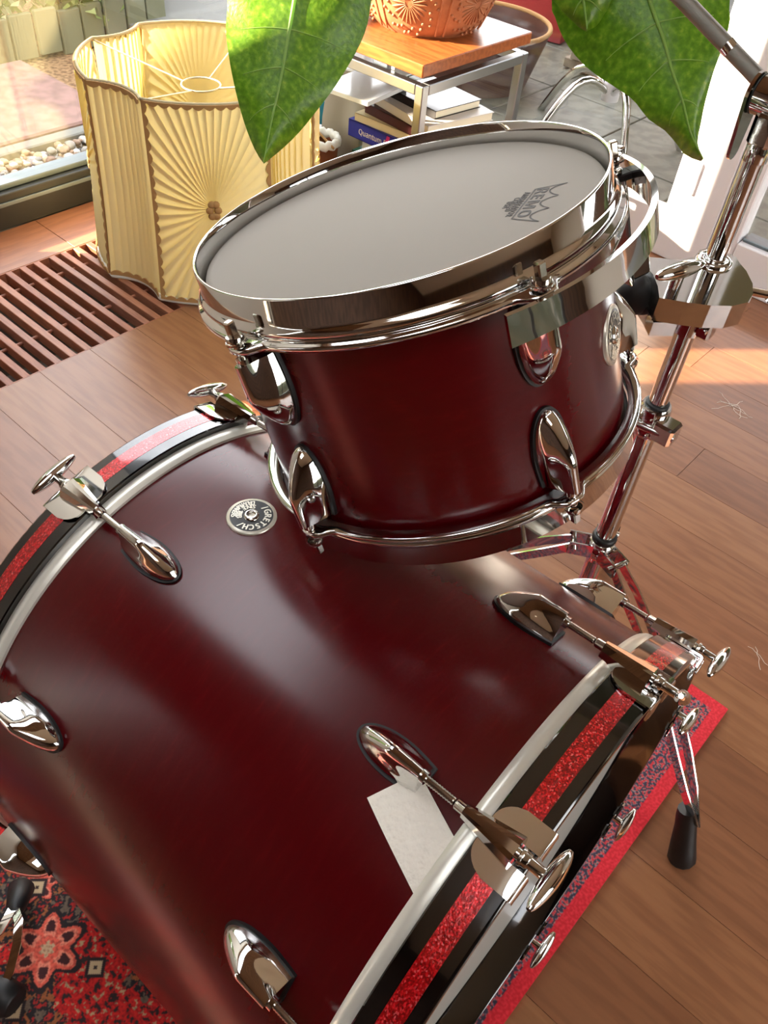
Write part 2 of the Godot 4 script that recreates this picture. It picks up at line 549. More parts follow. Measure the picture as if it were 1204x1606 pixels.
# claw: tapered channel over the rod and two wings that fold over the edge of the hoop; x along the drum from the hoop's inner edge, y outwards from the hoop
func make_claw() -> void:
	var mb := MB.new()
	for sg in [-1.0, 1.0]:
		var f := func(i: int, j: int):
			var z: float = lerpf(0.0075, 0.027, j / 8.0)
			var q := clampf((z - 0.010) / 0.0172, 0.0, 1.0)
			var x0 := 0.001 + 0.021 * (1.0 - sqrt(1.0 - q * q * 0.98))
			var y := sqrt(HOOP_R * HOOP_R - z * z) - HOOP_R + 0.0012
			var p: Vector3
			if i <= 6: p = Vector3(lerpf(x0, HOOP_W, i / 6.0), y, z * sg)
			elif i <= 9:
				var a := (i - 6) / 3.0 * PI / 2
				p = Vector3(HOOP_W + 0.0012 * sin(a), y - 0.0012 * (1 - cos(a)), z * sg)
			else: p = Vector3(HOOP_W + 0.0012, y - 0.0012 - 0.012 * (i - 9) / 3.0 * (1.0 if z < 0.022 else 0.75), z * sg)
			return p
		var n := func(i: int, _j: int):
			if i <= 6: return Vector3(0, 0.002, 0)
			if i <= 9:
				var a := (i - 6) / 3.0 * PI / 2
				return Vector3(sin(a), cos(a), 0) * 0.002
			return Vector3(0.002, 0, 0)
		mb.sheet(f, 12, 8, n)
	# channel
	var s0 := mb.V.size()
	var prof := func(t: float):
		var w := lerpf(0.0058, 0.0125, t)
		var y := lerpf(0.0138, 0.0160, t)
		var b := -0.001 if t > 0.3 else 0.0015
		return [Vector3(0, b, w), Vector3(0, y * 0.55, w * 0.96), Vector3(0, y * 0.93, w * 0.62), Vector3(0, y, w * 0.3), Vector3(0, y, -w * 0.3), Vector3(0, y * 0.93, -w * 0.62), Vector3(0, y * 0.55, -w * 0.96), Vector3(0, b, -w)]
	var secs := []
	for k in 7:
		var t := k / 6.0
		var q: Array = prof.call(t)
		secs.append(q.map(func(v): return v + Vector3(lerpf(-0.015, 0.0275, t), 0, 0)))
	for j in 8:
		mb.g += 1
		for k in 6: mb.quad(secs[k][j], secs[k][(j + 1) % 8], secs[k + 1][(j + 1) % 8], secs[k + 1][j])
	for e in [0, 6]:
		mb.g += 1
		for j in range(1, 7):
			if e == 0: mb.tri(secs[0][0], secs[0][j + 1], secs[0][j])
			else: mb.tri(secs[6][0], secs[6][j], secs[6][j + 1])
	mb.fix(s0)
	mesh_claw = mb.mesh()

func drum_badge(parent: Node, at: Transform3D, up_turn: float) -> void:
	var b := MB.new()
	b.lathe([[Vector2(0, 0.0016), Vector2(0.0222, 0.0016), Vector2(0.0228, 0.001), Vector2(0.0228, -0.002)]], 40)
	var badge := part("badge", b, M.badge, parent, at * Transform3D(Basis(Vector3.UP, up_turn), Vector3.ZERO))
	badge.set_meta("label", "round ivory and black maker's badge with air vent")
	var d := MB.new()
	d.lathe([[Vector2(0.0070, 0.0019), Vector2(0.0196, 0.0019)], [Vector2(0.0196, 0.0019), Vector2(0.0196, 0.001)]], 40)
	part("dark_ring", d, M.badge_dark, badge)
	var e := MB.new()
	e.lathe([[Vector2(0.0034, -0.001), Vector2(0.0034, 0.0032), Vector2(0.0042, 0.0040), Vector2(0.0062, 0.0038), Vector2(0.0072, 0.0018)]], 24)
	part("grommet", e, M.nickel, badge)
	var font := SystemFont.new()
	font.font_names = PackedStringArray(["Droid Sans"])
	font.font_weight = 700
	var t := MB.new()
	# big word on the upper arc, small words on the lower one; y of the badge points away from the shell
	var put := func(word: String, size: float, rad: float, mid: float, step: float, inward: bool):
		for i in word.length():
			if word[i] == " ": continue
			var a: float = mid + (i - (word.length() - 1) / 2.0) * step * (1.0 if not inward else -1.0)
			var out := Vector3(sin(a), 0, -cos(a))
			var upv := -out if inward else out
			var right := upv.cross(Vector3.UP)
			var bs := Basis(right, upv, Vector3.UP)
			t.text(word[i], size, 0.0003, Transform3D(bs, out * rad + Vector3(0, 0.00215, 0)), font)
	put.call("/GRETSCH/", 0.0085, 0.0148, 0.0, 0.37, false)
	put.call("DRUM MAKERS", 0.0036, 0.0160, PI, 0.165, true)
	put.call("SINCE 1883", 0.0036, 0.0112, PI, 0.21, true)
	part("lettering", t, M.badge, badge)

# ---------------------------------------------------------------- the drums
const R_BASS := 0.2794
func bass_at(x: float, deg: float, rad: float) -> Transform3D:
	# frame on the drum: local x along the axis, y outwards, z round the drum
	var t := deg_to_rad(deg)
	var out := Vector3(0, cos(t), sin(t))
	return Transform3D(Basis(Vector3(1, 0, 0), out, Vector3(1, 0, 0).cross(out)), Vector3(x, 0, 0) + out * rad)

func bass_drum() -> void:
	var a := Vector3(0.99928869, 0.03112582, -0.02129082)
	var bu := (Vector3.UP - a * a.y).normalized()
	var bn := a.cross(bu)
	var d := thing("bass_drum", "large satin burgundy bass drum lying on the rug under the tom", "bass drum", Transform3D(Basis(a, bu, bn), Vector3(-0.29384, 0.30679, -0.33518)))
	var ax := rod_xf()
	var L := 0.20825
	var s := MB.new(); s.xf = ax
	s.lathe([[Vector2(R_BASS, -L), Vector2(R_BASS, L)], [Vector2(R_BASS, L), Vector2(R_BASS - 0.007, L)], [Vector2(R_BASS - 0.007, L), Vector2(R_BASS - 0.007, -L)], [Vector2(R_BASS - 0.007, -L), Vector2(R_BASS, -L)]], 160)
	part("shell", s, M.shell, d)
	for sg in [1.0, -1.0]:
		var fh := MB.new(); fh.xf = ax
		fh.lathe([[Vector2(R_BASS - 0.004, sg * (L - 0.001)), Vector2(R_BASS + 0.0030, sg * (L - 0.001))], [Vector2(R_BASS + 0.0030, sg * (L - 0.001)), Vector2(R_BASS + 0.0052, sg * (L + 0.002)), Vector2(R_BASS + 0.0060, sg * (L + 0.006)), Vector2(R_BASS + 0.0050, sg * (L + 0.011)), Vector2(R_BASS + 0.0040, sg * (L + 0.014))], [Vector2(R_BASS + 0.0040, sg * (L + 0.014)), Vector2(R_BASS - 0.004, sg * (L + 0.014))]], 128)
		part("flesh_hoop", fh, M.flesh_hoop, d)
		var h := MB.new(); h.xf = ax
		var x0: float = sg * HOOP_X; var x1: float = sg * (HOOP_X + HOOP_W)
		var b: float = sg * 0.0012
		h.lathe([[Vector2(HOOP_R - 0.0085, x0), Vector2(HOOP_R - 0.001, x0)], [Vector2(HOOP_R - 0.001, x0), Vector2(HOOP_R, x0 + b)], [Vector2(HOOP_R, x0 + b), Vector2(HOOP_R, x1 - 2 * b)], [Vector2(HOOP_R, x1 - 2 * b), Vector2(HOOP_R - 0.0009, x1 - 0.6 * b), Vector2(HOOP_R - 0.0024, x1)], [Vector2(HOOP_R - 0.0024, x1), Vector2(HOOP_R - 0.007, x1)], [Vector2(HOOP_R - 0.007, x1), Vector2(HOOP_R - 0.0085, x1 - b), Vector2(HOOP_R - 0.0085, x0)]], 160)
		var hoop := part("hoop", h, M.black, d)
		hoop.set_meta("label", "black lacquered hoop with red sparkle inlay")
		var inl := MB.new(); inl.xf = ax
		inl.lathe([[Vector2(HOOP_R - 0.001, x0 + sg * 0.0128), Vector2(HOOP_R + 0.00025, x0 + sg * 0.0128)], [Vector2(HOOP_R + 0.00025, x0 + sg * 0.0128), Vector2(HOOP_R + 0.00025, x0 + sg * 0.0282)], [Vector2(HOOP_R + 0.00025, x0 + sg * 0.0282), Vector2(HOOP_R - 0.001, x0 + sg * 0.0282)]], 160)
		var il := part("inlay", inl, M.sparkle, hoop)
		il.set_meta("label", "red sparkle inlay band")
		var hd := MB.new(); hd.xf = ax
		var xh: float = sg * (HOOP_X + HOOP_W - 0.0335)
		hd.lathe([[Vector2(0, xh), Vector2(HOOP_R - 0.016, xh), Vector2(HOOP_R - 0.0105, xh - sg * 0.002), Vector2(HOOP_R - 0.0092, xh - sg * 0.008)]], 96)
		part("drumhead", hd, M.head_gloss, d)
		for k in 10:
			var deg := 18.0 + 36.0 * k
			var flip := Transform3D.IDENTITY if sg > 0 else Transform3D(Basis(Vector3.UP, PI), Vector3.ZERO)
			var lug := part("lug", mesh_lug, M.chrome, d, bass_at(sg * 0.1375, deg, R_BASS + 0.001) * flip)
			part("gasket", mesh_gasket, M.rubber, lug)
			var base := bass_at(0, deg, R_BASS + 0.0195) * flip
			var rod := part("tension_rod", mesh_bass_rod, M.nickel, d, base)
			var roll: float = {18.0: -21.0, 342.0: -34.0, 306.0: 45.0, 270.0: 81.0, 234.0: 6.0, 198.0: 6.0, 54.0: -15.0}.get(deg, 25.0) if sg > 0 else {18.0: 0.0, 342.0: -3.0, 54.0: 30.0}.get(deg, 15.0)
			var hb := Basis(Vector3(1, 0, 0), deg_to_rad(90.0 + roll))
			part("handle", mesh_handle, M.chrome, rod, Transform3D(hb, Vector3(0.2745, 0, 0)))
			part("claw", mesh_claw, M.chrome, d, bass_at(0, deg, HOOP_R) * flip * Transform3D(Basis.IDENTITY, Vector3(HOOP_X, 0, 0)))
	drum_badge(d, bass_at(-0.1065, 0.0, R_BASS), -PI / 2)

const TOM_LUGS := [56.0, 128.0, 200.0, 272.0, 344.0]
func tom_dir(deg: float) -> Vector3:
	return Vector3(cos(deg_to_rad(deg)), 0, sin(deg_to_rad(deg)))
func tom_hoop(mirror: bool) -> MB:
	var prof := [[0.1562, -0.014, 0], [0.1562, -0.0012, 0], [0.1570, 0.0, 0], [0.1580, 0.0, 0], [0.1588, -0.0010, 0], [0.1588, -0.0185, 0], [0.1604, -0.0208, 0], [0.1622, -0.0225, 0], [0.1630, -0.0248, 0], [0.1620, -0.0270, 0], [0.1604, -0.0282, 0], [0.1612, -0.0292, 0], [0.1652, -0.0300, 1], [0.1664, -0.0314, 1], [0.1664, -0.0338, 1], [0.1645, -0.0345, 1], [0.1560, -0.0345, 0], [0.1556, -0.032, 0], [0.1562, -0.014, 0]]
	var mb := MB.new()
	var seg := 240
	var ear := func(j: int):
		var deg := 360.0 * j / seg
		var e := 0.0
		for l in TOM_LUGS:
			var dd := fposmod(deg - l + 180.0, 360.0) - 180.0
			e += exp(-pow(dd / 4.6, 4.0))
		return e
	mb.grid(func(j: int, i: int):
		var e: float = ear.call(j % seg)
		var r: float = prof[i][0] + prof[i][2] * 0.0105 * e
		var y: float = prof[i][1]
		return tom_dir(360.0 * (j % seg) / seg) * r + Vector3(0, (-0.229 - y) if mirror else y, 0), seg, prof.size() - 1)
	mb.fix(0)
	return mb

func tom_drum() -> void:
	var ta := Vector3(-0.32162428, 0.93913988, 0.12072327)
	var tu := Vector3(0.72397405, 0.32607968, -0.60789277)
	var tv := tu.cross(ta)
	var d := thing("tom_drum", "satin burgundy tom drum with white coated head, tilted above the bass drum", "drum", Transform3D(Basis(tu, ta, tv), Vector3(-0.38525, 0.85248, -0.46468)))
	var s := MB.new()
	s.lathe([[Vector2(0.1524, -0.0167), Vector2(0.1524, -0.2155)], [Vector2(0.1524, -0.2155), Vector2(0.147, -0.2155)], [Vector2(0.147, -0.2155), Vector2(0.147, -0.0167)], [Vector2(0.147, -0.0167), Vector2(0.1524, -0.0167)]], 120)
	part("shell", s, M.shell, d)
	var h := MB.new()
	h.lathe([[Vector2(0, -0.0145), Vector2(0.1485, -0.0145), Vector2(0.1535, -0.0157), Vector2(0.1552, -0.019), Vector2(0.1552, -0.025)]], 96)
	var head := part("drumhead", h, M.head_coated, d)
	head.set_meta("label", "white coated drumhead with a printed crown logo")
	head_print(head)
	var h2 := MB.new()
	h2.lathe([[Vector2(0, -0.2175), Vector2(0.1485, -0.2175), Vector2(0.1535, -0.2162), Vector2(0.1552, -0.207)]], 64)
	part("resonant_head", h2, M.head_gloss, d)
	part("rim", tom_hoop(false), M.chrome, d)
	part("rim", tom_hoop(true), M.chrome, d)
	# rods: square key head, washer, thread
	var rod := MB.new()
	rod.lathe([[Vector2(0.0, 0.0085), Vector2(0.0058, 0.0085)], [Vector2(0.0058, 0.0085), Vector2(0.0064, 0.007), Vector2(0.0064, 0.0045)], [Vector2(0.0075, 0.0045), Vector2(0.0075, 0.003)], [Vector2(0.0034, 0.003), Vector2(0.0034, -0.006)]], 16)
	rod.box(Vector3(0, 0.0125, 0), Vector3(0.0062, 0.0125, 0.0062), 0.001)
	var thr := []
	for k in 16: thr.append(Vector2(0.0031 if k % 2 == 0 else 0.0025, -0.006 - 0.0011 * k))
	rod.lathe([thr, [Vector2(0.0029, -0.022), Vector2(0.0029, -0.03)]], 12)
	var rodm := rod.mesh()
	for deg in TOM_LUGS:
		var out := tom_dir(deg)
		var side := out.cross(Vector3.UP)
		for lower in [false, true]:
			var dirx := Vector3.DOWN if lower else Vector3.UP
			var lb := Basis(dirx, out, dirx.cross(out))
			var lug := part("lug", mesh_lug, M.chrome, d, Transform3D(lb, out * 0.1534 + Vector3(0, -0.156 if lower else -0.073, 0)))
			part("gasket", mesh_gasket, M.rubber, lug)
			var rb := Basis(side, dirx, side.cross(dirx))
			part("tension_rod", rodm, M.nickel, d, Transform3D(rb, out * 0.1725 + Vector3(0, (-0.229 + 0.0295) if lower else -0.0295, 0)))
	var bs := Basis(tom_dir(20.0).cross(Vector3.UP) * -1.0, tom_dir(20.0), Vector3.DOWN)
	bs = Basis(bs.y.cross(Vector3.DOWN), bs.y, Vector3.DOWN)
	drum_badge(d, Transform3D(bs, tom_dir(20.0) * 0.1522 + Vector3(0, -0.119, 0)), 0.0)
	# suspension mount: a flat curved bar hung round the drum on the rods
	var mt := MB.new()
	var f := func(i: int, j: int):
		var deg := lerpf(67.0, -99.0, i / 60.0)
		var end := 1.0
		var y := lerpf(-0.0495, -0.028, j / 4.0)
		return tom_dir(deg) * (0.1825 + 0.0004 * end) + Vector3(0, y, 0)
	mt.sheet(f, 60, 4, func(i: int, _j: int): return tom_dir(lerpf(67.0, -99.0, i / 60.0)) * 0.0042)
	var bar := part("suspension_bar", mt, M.chrome, d)
	bar.set_meta("label", "flat curved chrome suspension bar")
	for deg in [56.0, -16.0, -88.0]:
		var br := MB.new()
		br.xf = Transform3D(Basis(tom_dir(deg), Vector3.UP, tom_dir(deg).cross(Vector3.UP)), Vector3.ZERO)
		br.box(Vector3(0.1775, -0.0385, 0), Vector3(0.012, 0.006, 0.014), 0.001)
		part("rubber_grommet", br, M.rubber, bar)
	var br2 := MB.new()
	br2.xf = Transform3D(Basis(tom_dir(-30), Vector3.UP, tom_dir(-30).cross(Vector3.UP)), Vector3.ZERO)
	br2.box(Vector3(0.1895, -0.085, 0), Vector3(0.005, 0.12, 0.05), 0.0015)
	br2.box(Vector3(0.203, -0.13, 0), Vector3(0.026, 0.03, 0.036), 0.003)
	part("mount_bracket", br2, M.chrome, bar)

# crown logo and lettering printed on the head
func head_print(head: Node) -> void:
	var font := SystemFont.new()
	font.font_names = PackedStringArray(["Droid Sans"])
	font.font_weight = 700
	# frame of the print: origin at the box's start, x along the reading direction, y towards the crown
	var o := Vector3(0.1032, -0.0143, 0.0086)
	var rx := Vector3(0.0834 - 0.1032, 0, 0.0567 - 0.0086).normalized()
	var ry := rx.cross(Vector3.DOWN)
	if ry.x < 0: ry = -ry
	var bs := Basis(rx, ry, rx.cross(ry))
	var fr := Transform3D(bs, o)
	var mb := MB.new()
	var W := 0.0513
	mb.text("REMO", 0.0122, 0.0002, fr * Transform3D(Basis.IDENTITY.scaled(Vector3(1.5, 1, 1)), Vector3(W * 0.47, 0.0062, 0)), font)
	mb.text("AMBASSADOR", 0.0026, 0.0002, fr * Transform3D(Basis.IDENTITY, Vector3(W * 0.5, -0.0042, 0)), font)
	mb.text("COATED", 0.0021, 0.0002, fr * Transform3D(Basis.IDENTITY, Vector3(W * 0.5, -0.0085, 0)), font)
	mb.text("USA", 0.0017, 0.0002, fr * Transform3D(Basis.IDENTITY, Vector3(W * 0.5, -0.0122, 0)), font)
	var line := [Vector2(0, 0), Vector2(W, 0)]
	var crown := [Vector2(0, 0), Vector2(-0.0072, 0.0215)]
	for k in 3:
		var x0 := lerpf(-0.0072, W + 0.0072, k / 3.0)
		var x1 := lerpf(-0.0072, W + 0.0072, (k + 1) / 3.0)
		for q in range(1, 9):
			var t := q / 8.0
			crown.append(Vector2(lerpf(x0, x1, t), 0.0215 - 0.0092 * pow(sin(PI * t), 0.8)))
	crown.append(Vector2(W, 0))
	for path in [line, crown]:
		for k in path.size() - 1:
			var p: Vector2 = path[k]; var q: Vector2 = path[k + 1]
			var e := (q - p).normalized() * 0.0003
			var n := Vector2(-e.y, e.x) * 2.1
			var pts := [p - e - n, q + e - n, q + e + n, p - e + n].map(func(v): return fr * Vector3(v.x, v.y, 0.0001))
			mb.g += 1
			mb.quad(pts[0], pts[1], pts[2], pts[3])
	part("logo_print", mb, M.print_grey, head)

# ---------------------------------------------------------------- stands
func flat_leg(parent: Node, hub: Vector3, foot: Vector3, called := "leg") -> void:
	var mb := MB.new()
	var dir := (foot - hub)
	var hor := Vector3(dir.x, 0, dir.z).normalized()
	var side := hor.cross(Vector3.UP)
	for sg in [-1.0, 1.0]:
		var p := []
		for k in 9:
			var t := k / 8.0
			var spread: float = 0.011 * (1.0 - pow(maxf(0.0, (t - 0.75) / 0.25), 2.0)) * minf(1.0, t * 8 + 0.7)
			p.append(hub.lerp(foot + Vector3(0, 0.085, 0), t) + side * sg * spread + Vector3(0, 0.03 * sin(PI * t) , 0))
		mb.bar(p, 0.0011, 0.0075, side)
	var leg := part(called, mb, M.chrome, parent)
	var ft := MB.new()
	var lean := (hor * 0.35 + Vector3.DOWN).normalized()
	var top := foot + Vector3(0, 0.095, 0) - hor * 0.02
	ft.tube([top, top + lean * 0.012, top + lean * 0.03, top + lean * 0.07, foot + Vector3(0, 0.006, 0) + hor * 0.012, foot + hor * 0.014 + Vector3(0, 0.001, 0)], [0.013, 0.0145, 0.0145, 0.0175, 0.0195, 0.017], 12)
	part("rubber_foot", ft, M.rubber, leg)

func wing(len := 0.05, r := 0.006) -> ArrayMesh:
	var run := []
	for k in 13:
		var t := -1.0 + k / 6.0
		run.append(Vector2(r * 0.3 + r * 0.7 * pow(1.0 - t * t, 0.6), t * len / 2))
	var mb := MB.new()
	mb.lathe([[Vector2(0, -len / 2), run[0]], run, [run[12], Vector2(0, len / 2)]], 14)
	return mb.mesh()

func cymbal_stand() -> void:
	var S := Vector3(-0.2406, 0, -0.7883)
	var d := thing("cymbal_stand", "chrome tripod boom stand behind the bass drum, to the right of the tom", "cymbal stand", Transform3D(Basis.IDENTITY, S))
	var lt := MB.new()
	lt.lathe([[Vector2(0, 0.06), Vector2(0.0127, 0.06)], [Vector2(0.0127, 0.06), Vector2(0.0127, 0.545)], [Vector2(0.0127, 0.545), Vector2(0.011, 0.545)]], 28)
	part("lower_tube", lt, M.chrome, d)
	var mt := MB.new()
	mt.lathe([[Vector2(0.0108, 0.50), Vector2(0.0108, 0.70)]], 28)
	part("middle_tube", mt, M.chrome, d)
	var ut := MB.new()
	ut.lathe([[Vector2(0.0098, 0.66), Vector2(0.0098, 0.845)], [Vector2(0.0108, 0.845), Vector2(0.0112, 0.85), Vector2(0.0112, 0.862), Vector2(0.009, 0.866), Vector2(0, 0.867)]], 28)
	part("upper_tube", ut, M.chrome, d)
	# height clamp with wing bolt
	var co := MB.new()
	co.lathe([[Vector2(0.0112, 0.568), Vector2(0.016, 0.568)], [Vector2(0.016, 0.568), Vector2(0.018, 0.564), Vector2(0.018, 0.532), Vector2(0.016, 0.527)], [Vector2(0.016, 0.527), Vector2(0.0127, 0.527)]], 28)
	co.box(Vector3(0.022, 0.545, 0.006), Vector3(0.026, 0.026, 0.026), 0.003)
	co.box(Vector3(-0.014, 0.545, 0.016), Vector3(0.014, 0.024, 0.012), 0.003)
	co.tube([Vector3(-0.03, 0.545, 0.024), Vector3(0.036, 0.545, 0.012)], 0.0045, 12)
	var hc := part("height_clamp", co, M.chrome, d)
	var wgm := wing(0.05, 0.007)
	part("wing_nut", wgm, M.chrome, hc, Transform3D(Basis(Vector3.RIGHT, 0.1), Vector3(-0.032, 0.538, 0.026)))
	var bb := MB.new()
	bb.lathe([[Vector2(0.0108, 0.571), Vector2(0.0135, 0.571), Vector2(0.0135, 0.567)]], 24)
	part("bushing", bb, M.rubber, hc)
	# tripod hub
	var hb := MB.new()
	hb.lathe([[Vector2(0.0127, 0.338), Vector2(0.0165, 0.336), Vector2(0.0165, 0.305), Vector2(0.0127, 0.303)]], 28)
	var feet := [Vector3(0.2896, 0, 0.1063), Vector3(-0.262, 0.0078, 0.164), Vector3(-0.075, 0, -0.275)]
	for ft in feet:
		var h: Vector3 = ft.normalized()
		hb.xf = Transform3D(Basis(h, Vector3.UP, h.cross(Vector3.UP)), Vector3.ZERO)
		hb.box(Vector3(0.026, 0.322, 0.011), Vector3(0.034, 0.022, 0.0022))
		hb.box(Vector3(0.026, 0.322, -0.011), Vector3(0.034, 0.022, 0.0022))
		hb.xf = Transform3D.IDENTITY
		hb.tube([h * 0.036 + Vector3(0, 0.322, 0) + h.cross(Vector3.UP) * 0.016, h * 0.036 + Vector3(0, 0.322, 0) - h.cross(Vector3.UP) * 0.016], 0.004, 10)
	var hub := part("tripod_hub", hb, M.chrome, d)
	var rg := MB.new()
	rg.lathe([[Vector2(0.0127, 0.349), Vector2(0.0158, 0.348), Vector2(0.0165, 0.344), Vector2(0.0158, 0.339), Vector2(0.0127, 0.338)]], 24)
	part("rubber_ring", rg, M.rubber, hub)
	for ft in feet:
		var h: Vector3 = ft.normalized()
		flat_leg(d, h * 0.036 + Vector3(0, 0.322, 0), ft)
	# lower hub and struts
	var lh := MB.new()
	lh.lathe([[Vector2(0.0127, 0.115), Vector2(0.0160, 0.113), Vector2(0.0160, 0.085), Vector2(0.0127, 0.083)]], 24)
	for ft in feet:
		var h: Vector3 = ft.normalized()
		lh.bar([h * 0.016 + Vector3(0, 0.10, 0), ft * 0.62 + Vector3(0, 0.185, 0)], 0.0011, 0.006, h.cross(Vector3.UP))
	part("strut_hub", lh, M.chrome, d)
	# tilter and boom
	var tl := MB.new()
	tl.tube([Vector3(-0.018, 0.895, -0.004), Vector3(0.03, 0.895, -0.004)], 0.016, 24)
	tl.box(Vector3(0.0, 0.872, 0.0), Vector3(0.022, 0.03, 0.022), 0.004)
	for x in [-0.0225, 0.0345]:
		tl.xf = Transform3D(Basis(Vector3(0, 0, 1), Vector3(1, 0, 0), Vector3(0, 1, 0)), Vector3(x, 0.895, -0.004))
		var strap := PackedVector2Array()
		for k in 13: strap.append(Vector2(cos(PI * k / 12), sin(PI * k / 12)) * 0.0175)
		for k in 9: strap.append(Vector2(-cos(PI * k / 8) * 0.0095, -0.048 - sin(PI * k / 8) * 0.0095))
		tl.prism(strap, -0.0015, 0.0015)
		tl.xf = Transform3D.IDENTITY
		tl.tube([Vector3(x - 0.004, 0.895, -0.004), Vector3(x + 0.004, 0.895, -0.004)], 0.010, 16)
	var til := part("boom_tilter", tl, M.chrome, d)
	var bmb := MB.new()
	bmb.tube([Vector3(-0.0195, 0.895, -0.004), Vector3(-0.0185, 0.895, -0.004)], 0.0165, 20)
	part("rubber_washer", bmb, M.rubber, til)
	var P0 := Vector3(-0.355, 0.944, -0.799) - S
	var P1 := Vector3(-0.26, 0.896, -0.811) - S
	var dr := (P1 - P0).normalized()
	var bo := MB.new()
	bo.tube([P0 - dr * 0.25, P1 + dr * 0.06], 0.0070, 20)
	var boom := part("boom_arm", bo, M.knurl, d)
	boom.set_meta("label", "knurled steel boom arm")
	var cl := MB.new()
	var pm := P0 + dr * 0.058
	cl.tube([pm - dr * 0.0035, pm + dr * 0.0035], 0.0074, 20)
	part("smooth_band", cl, M.chrome, boom)

func tom_clamp() -> void:
	var S := Vector3(-0.2406, 0, -0.7883)
	var d := thing("tom_clamp", "chrome clamp with black ball joint gripping the stand tube beside the tom", "clamp", Transform3D(Basis.IDENTITY, S + Vector3(0, 0.745, 0)))
	var poly := PackedVector2Array([Vector2(-0.053, 0.048), Vector2(-0.040, 0.036), Vector2(-0.026, 0.026), Vector2(-0.018, 0.006), Vector2(-0.021, -0.012), Vector2(-0.016, -0.024), Vector2(-0.004, -0.030), Vector2(0.010, -0.028), Vector2(0.020, -0.018), Vector2(0.030, -0.010), Vector2(0.045, 0.008), Vector2(0.054, 0.026), Vector2(0.057, 0.044), Vector2(0.050, 0.062), Vector2(0.036, 0.077), Vector2(0.018, 0.090), Vector2(-0.003, 0.103), Vector2(-0.014, 0.086), Vector2(-0.028, 0.070), Vector2(-0.044, 0.060)])
	var b := MB.new()
	b.prism(poly, -0.024, 0.0)
	part("clamp_body", b, M.chrome, d)
	var rdg := MB.new()
	rdg.lathe([[Vector2(0.0105, 0.0), Vector2(0.0105, 0.004), Vector2(0.0145, 0.005), Vector2(0.017, 0.003), Vector2(0.0175, -0.001)]], 28)
	part("collar", rdg, M.chrome, d)
	# lower jaw
	var j := MB.new()
	var p2 := PackedVector2Array([Vector2(-0.050, 0.056), Vector2(-0.036, 0.040), Vector2(-0.012, 0.046), Vector2(0.010, 0.062), Vector2(0.014, 0.080), Vector2(-0.002, 0.098), Vector2(-0.014, 0.086)])
	j.prism(p2, -0.043, -0.028)
	part("lower_jaw", j, M.chrome, d)
	var bl := MB.new()
	bl.xf = Transform3D(Basis.IDENTITY, Vector3(-0.038, -0.025, 0.072))
	var run := []
	for k in 13: run.append(Vector2(0.020 * sin(PI * k / 12.0), 0.020 * cos(PI * k / 12.0)))
	bl.lathe([run], 24)
	var ball := part("ball_joint", bl, M.rubber, d)
	var ar := MB.new()
	ar.tube([Vector3(-0.040, -0.026, 0.076), Vector3(-0.062, -0.030, 0.090), Vector3(-0.075, 0.0, 0.098), Vector3(-0.078, 0.05, 0.106)], 0.0055, 12)
	part("ball_arm", ar, M.chrome, ball)
	# wing screws
	var w := MB.new()
	w.tube([Vector3(0.0, -0.002, 0.084), Vector3(0.0, 0.018, 0.084)], 0.0058, 14)
	var ws := part("wing_screw", w, M.chrome, d)
	part("wing", wing(0.058, 0.0075), M.chrome, ws, Transform3D(Basis(Vector3.UP, -0.30) * Basis(Vector3.RIGHT, PI / 2), Vector3(0.0, 0.022, 0.084)))
	var w2 := MB.new()
	w2.tube([Vector3(0.045, -0.012, 0.0), Vector3(0.066, -0.012, -0.012)], 0.004, 12)
	w2.tube([Vector3(0.062, -0.020, -0.010), Vector3(0.070, -0.004, -0.016)], 0.006, 12)
	part("wing_screw", w2, M.chrome, d)
	# memory lock under the clamp
	var ml := MB.new()
	ml.lathe([[Vector2(0.0112, -0.05), Vector2(0.0165, -0.05)], [Vector2(0.0165, -0.05), Vector2(0.0165, -0.078)], [Vector2(0.0165, -0.078), Vector2(0.0112, -0.078)]], 24)
	ml.box(Vector3(0.021, -0.062, 0.006), Vector3(0.014, 0.022, 0.018), 0.002)
	ml.tube([Vector3(0.021, -0.062, -0.012), Vector3(0.021, -0.062, 0.022)], 0.005, 8)
	part("memory_lock", ml, M.chrome, d)

func folded_stand() -> void:
	var o := Vector3(-0.49, 0.008, 0.0)
	var d := thing("folded_stand", "folded chrome stand legs with black rubber feet on the rug at the left", "stand", Transform3D(Basis.IDENTITY, o))
	var q := func(pts: Array): return pts.map(func(v): return v - o)
	var s := MB.new()
	s.bar(q.call([Vector3(-0.512, 0.046, -0.018), Vector3(-0.490, 0.052, -0.013), Vector3(-0.472, 0.048, 0.001), Vector3(-0.452, 0.042, 0.024), Vector3(-0.443, 0.037, 0.043), Vector3(-0.47, 0.03, 0.10)]), 0.0012, 0.005, Vector3.UP)
	part("flat_strip", s, M.chrome, d)
	var s2 := MB.new()
	s2.bar(q.call([Vector3(-0.512, 0.046, -0.018), Vector3(-0.503, 0.052, -0.006), Vector3(-0.497, 0.05, 0.008), Vector3(-0.50, 0.04, 0.06)]), 0.0012, 0.005, Vector3.UP)
	part("flat_strip", s2, M.chrome, d)
	var f := MB.new()
	f.tube(q.call([Vector3(-0.505, 0.044, -0.016), Vector3(-0.511, 0.042, -0.019), Vector3(-0.533, 0.028, -0.036), Vector3(-0.537, 0.026, -0.039)]), [0.008, 0.0115, 0.016, 0.012], 14)
	part("rubber_foot", f, M.rubber, d)
	var f2 := MB.new()
	f2.tube(q.call([Vector3(-0.458, 0.032, 0.042), Vector3(-0.448, 0.031, 0.041), Vector3(-0.428, 0.028, 0.038), Vector3(-0.424, 0.028, 0.037)]), [0.012, 0.016, 0.0195, 0.016], 14)
	part("rubber_foot", f2, M.rubber, d)

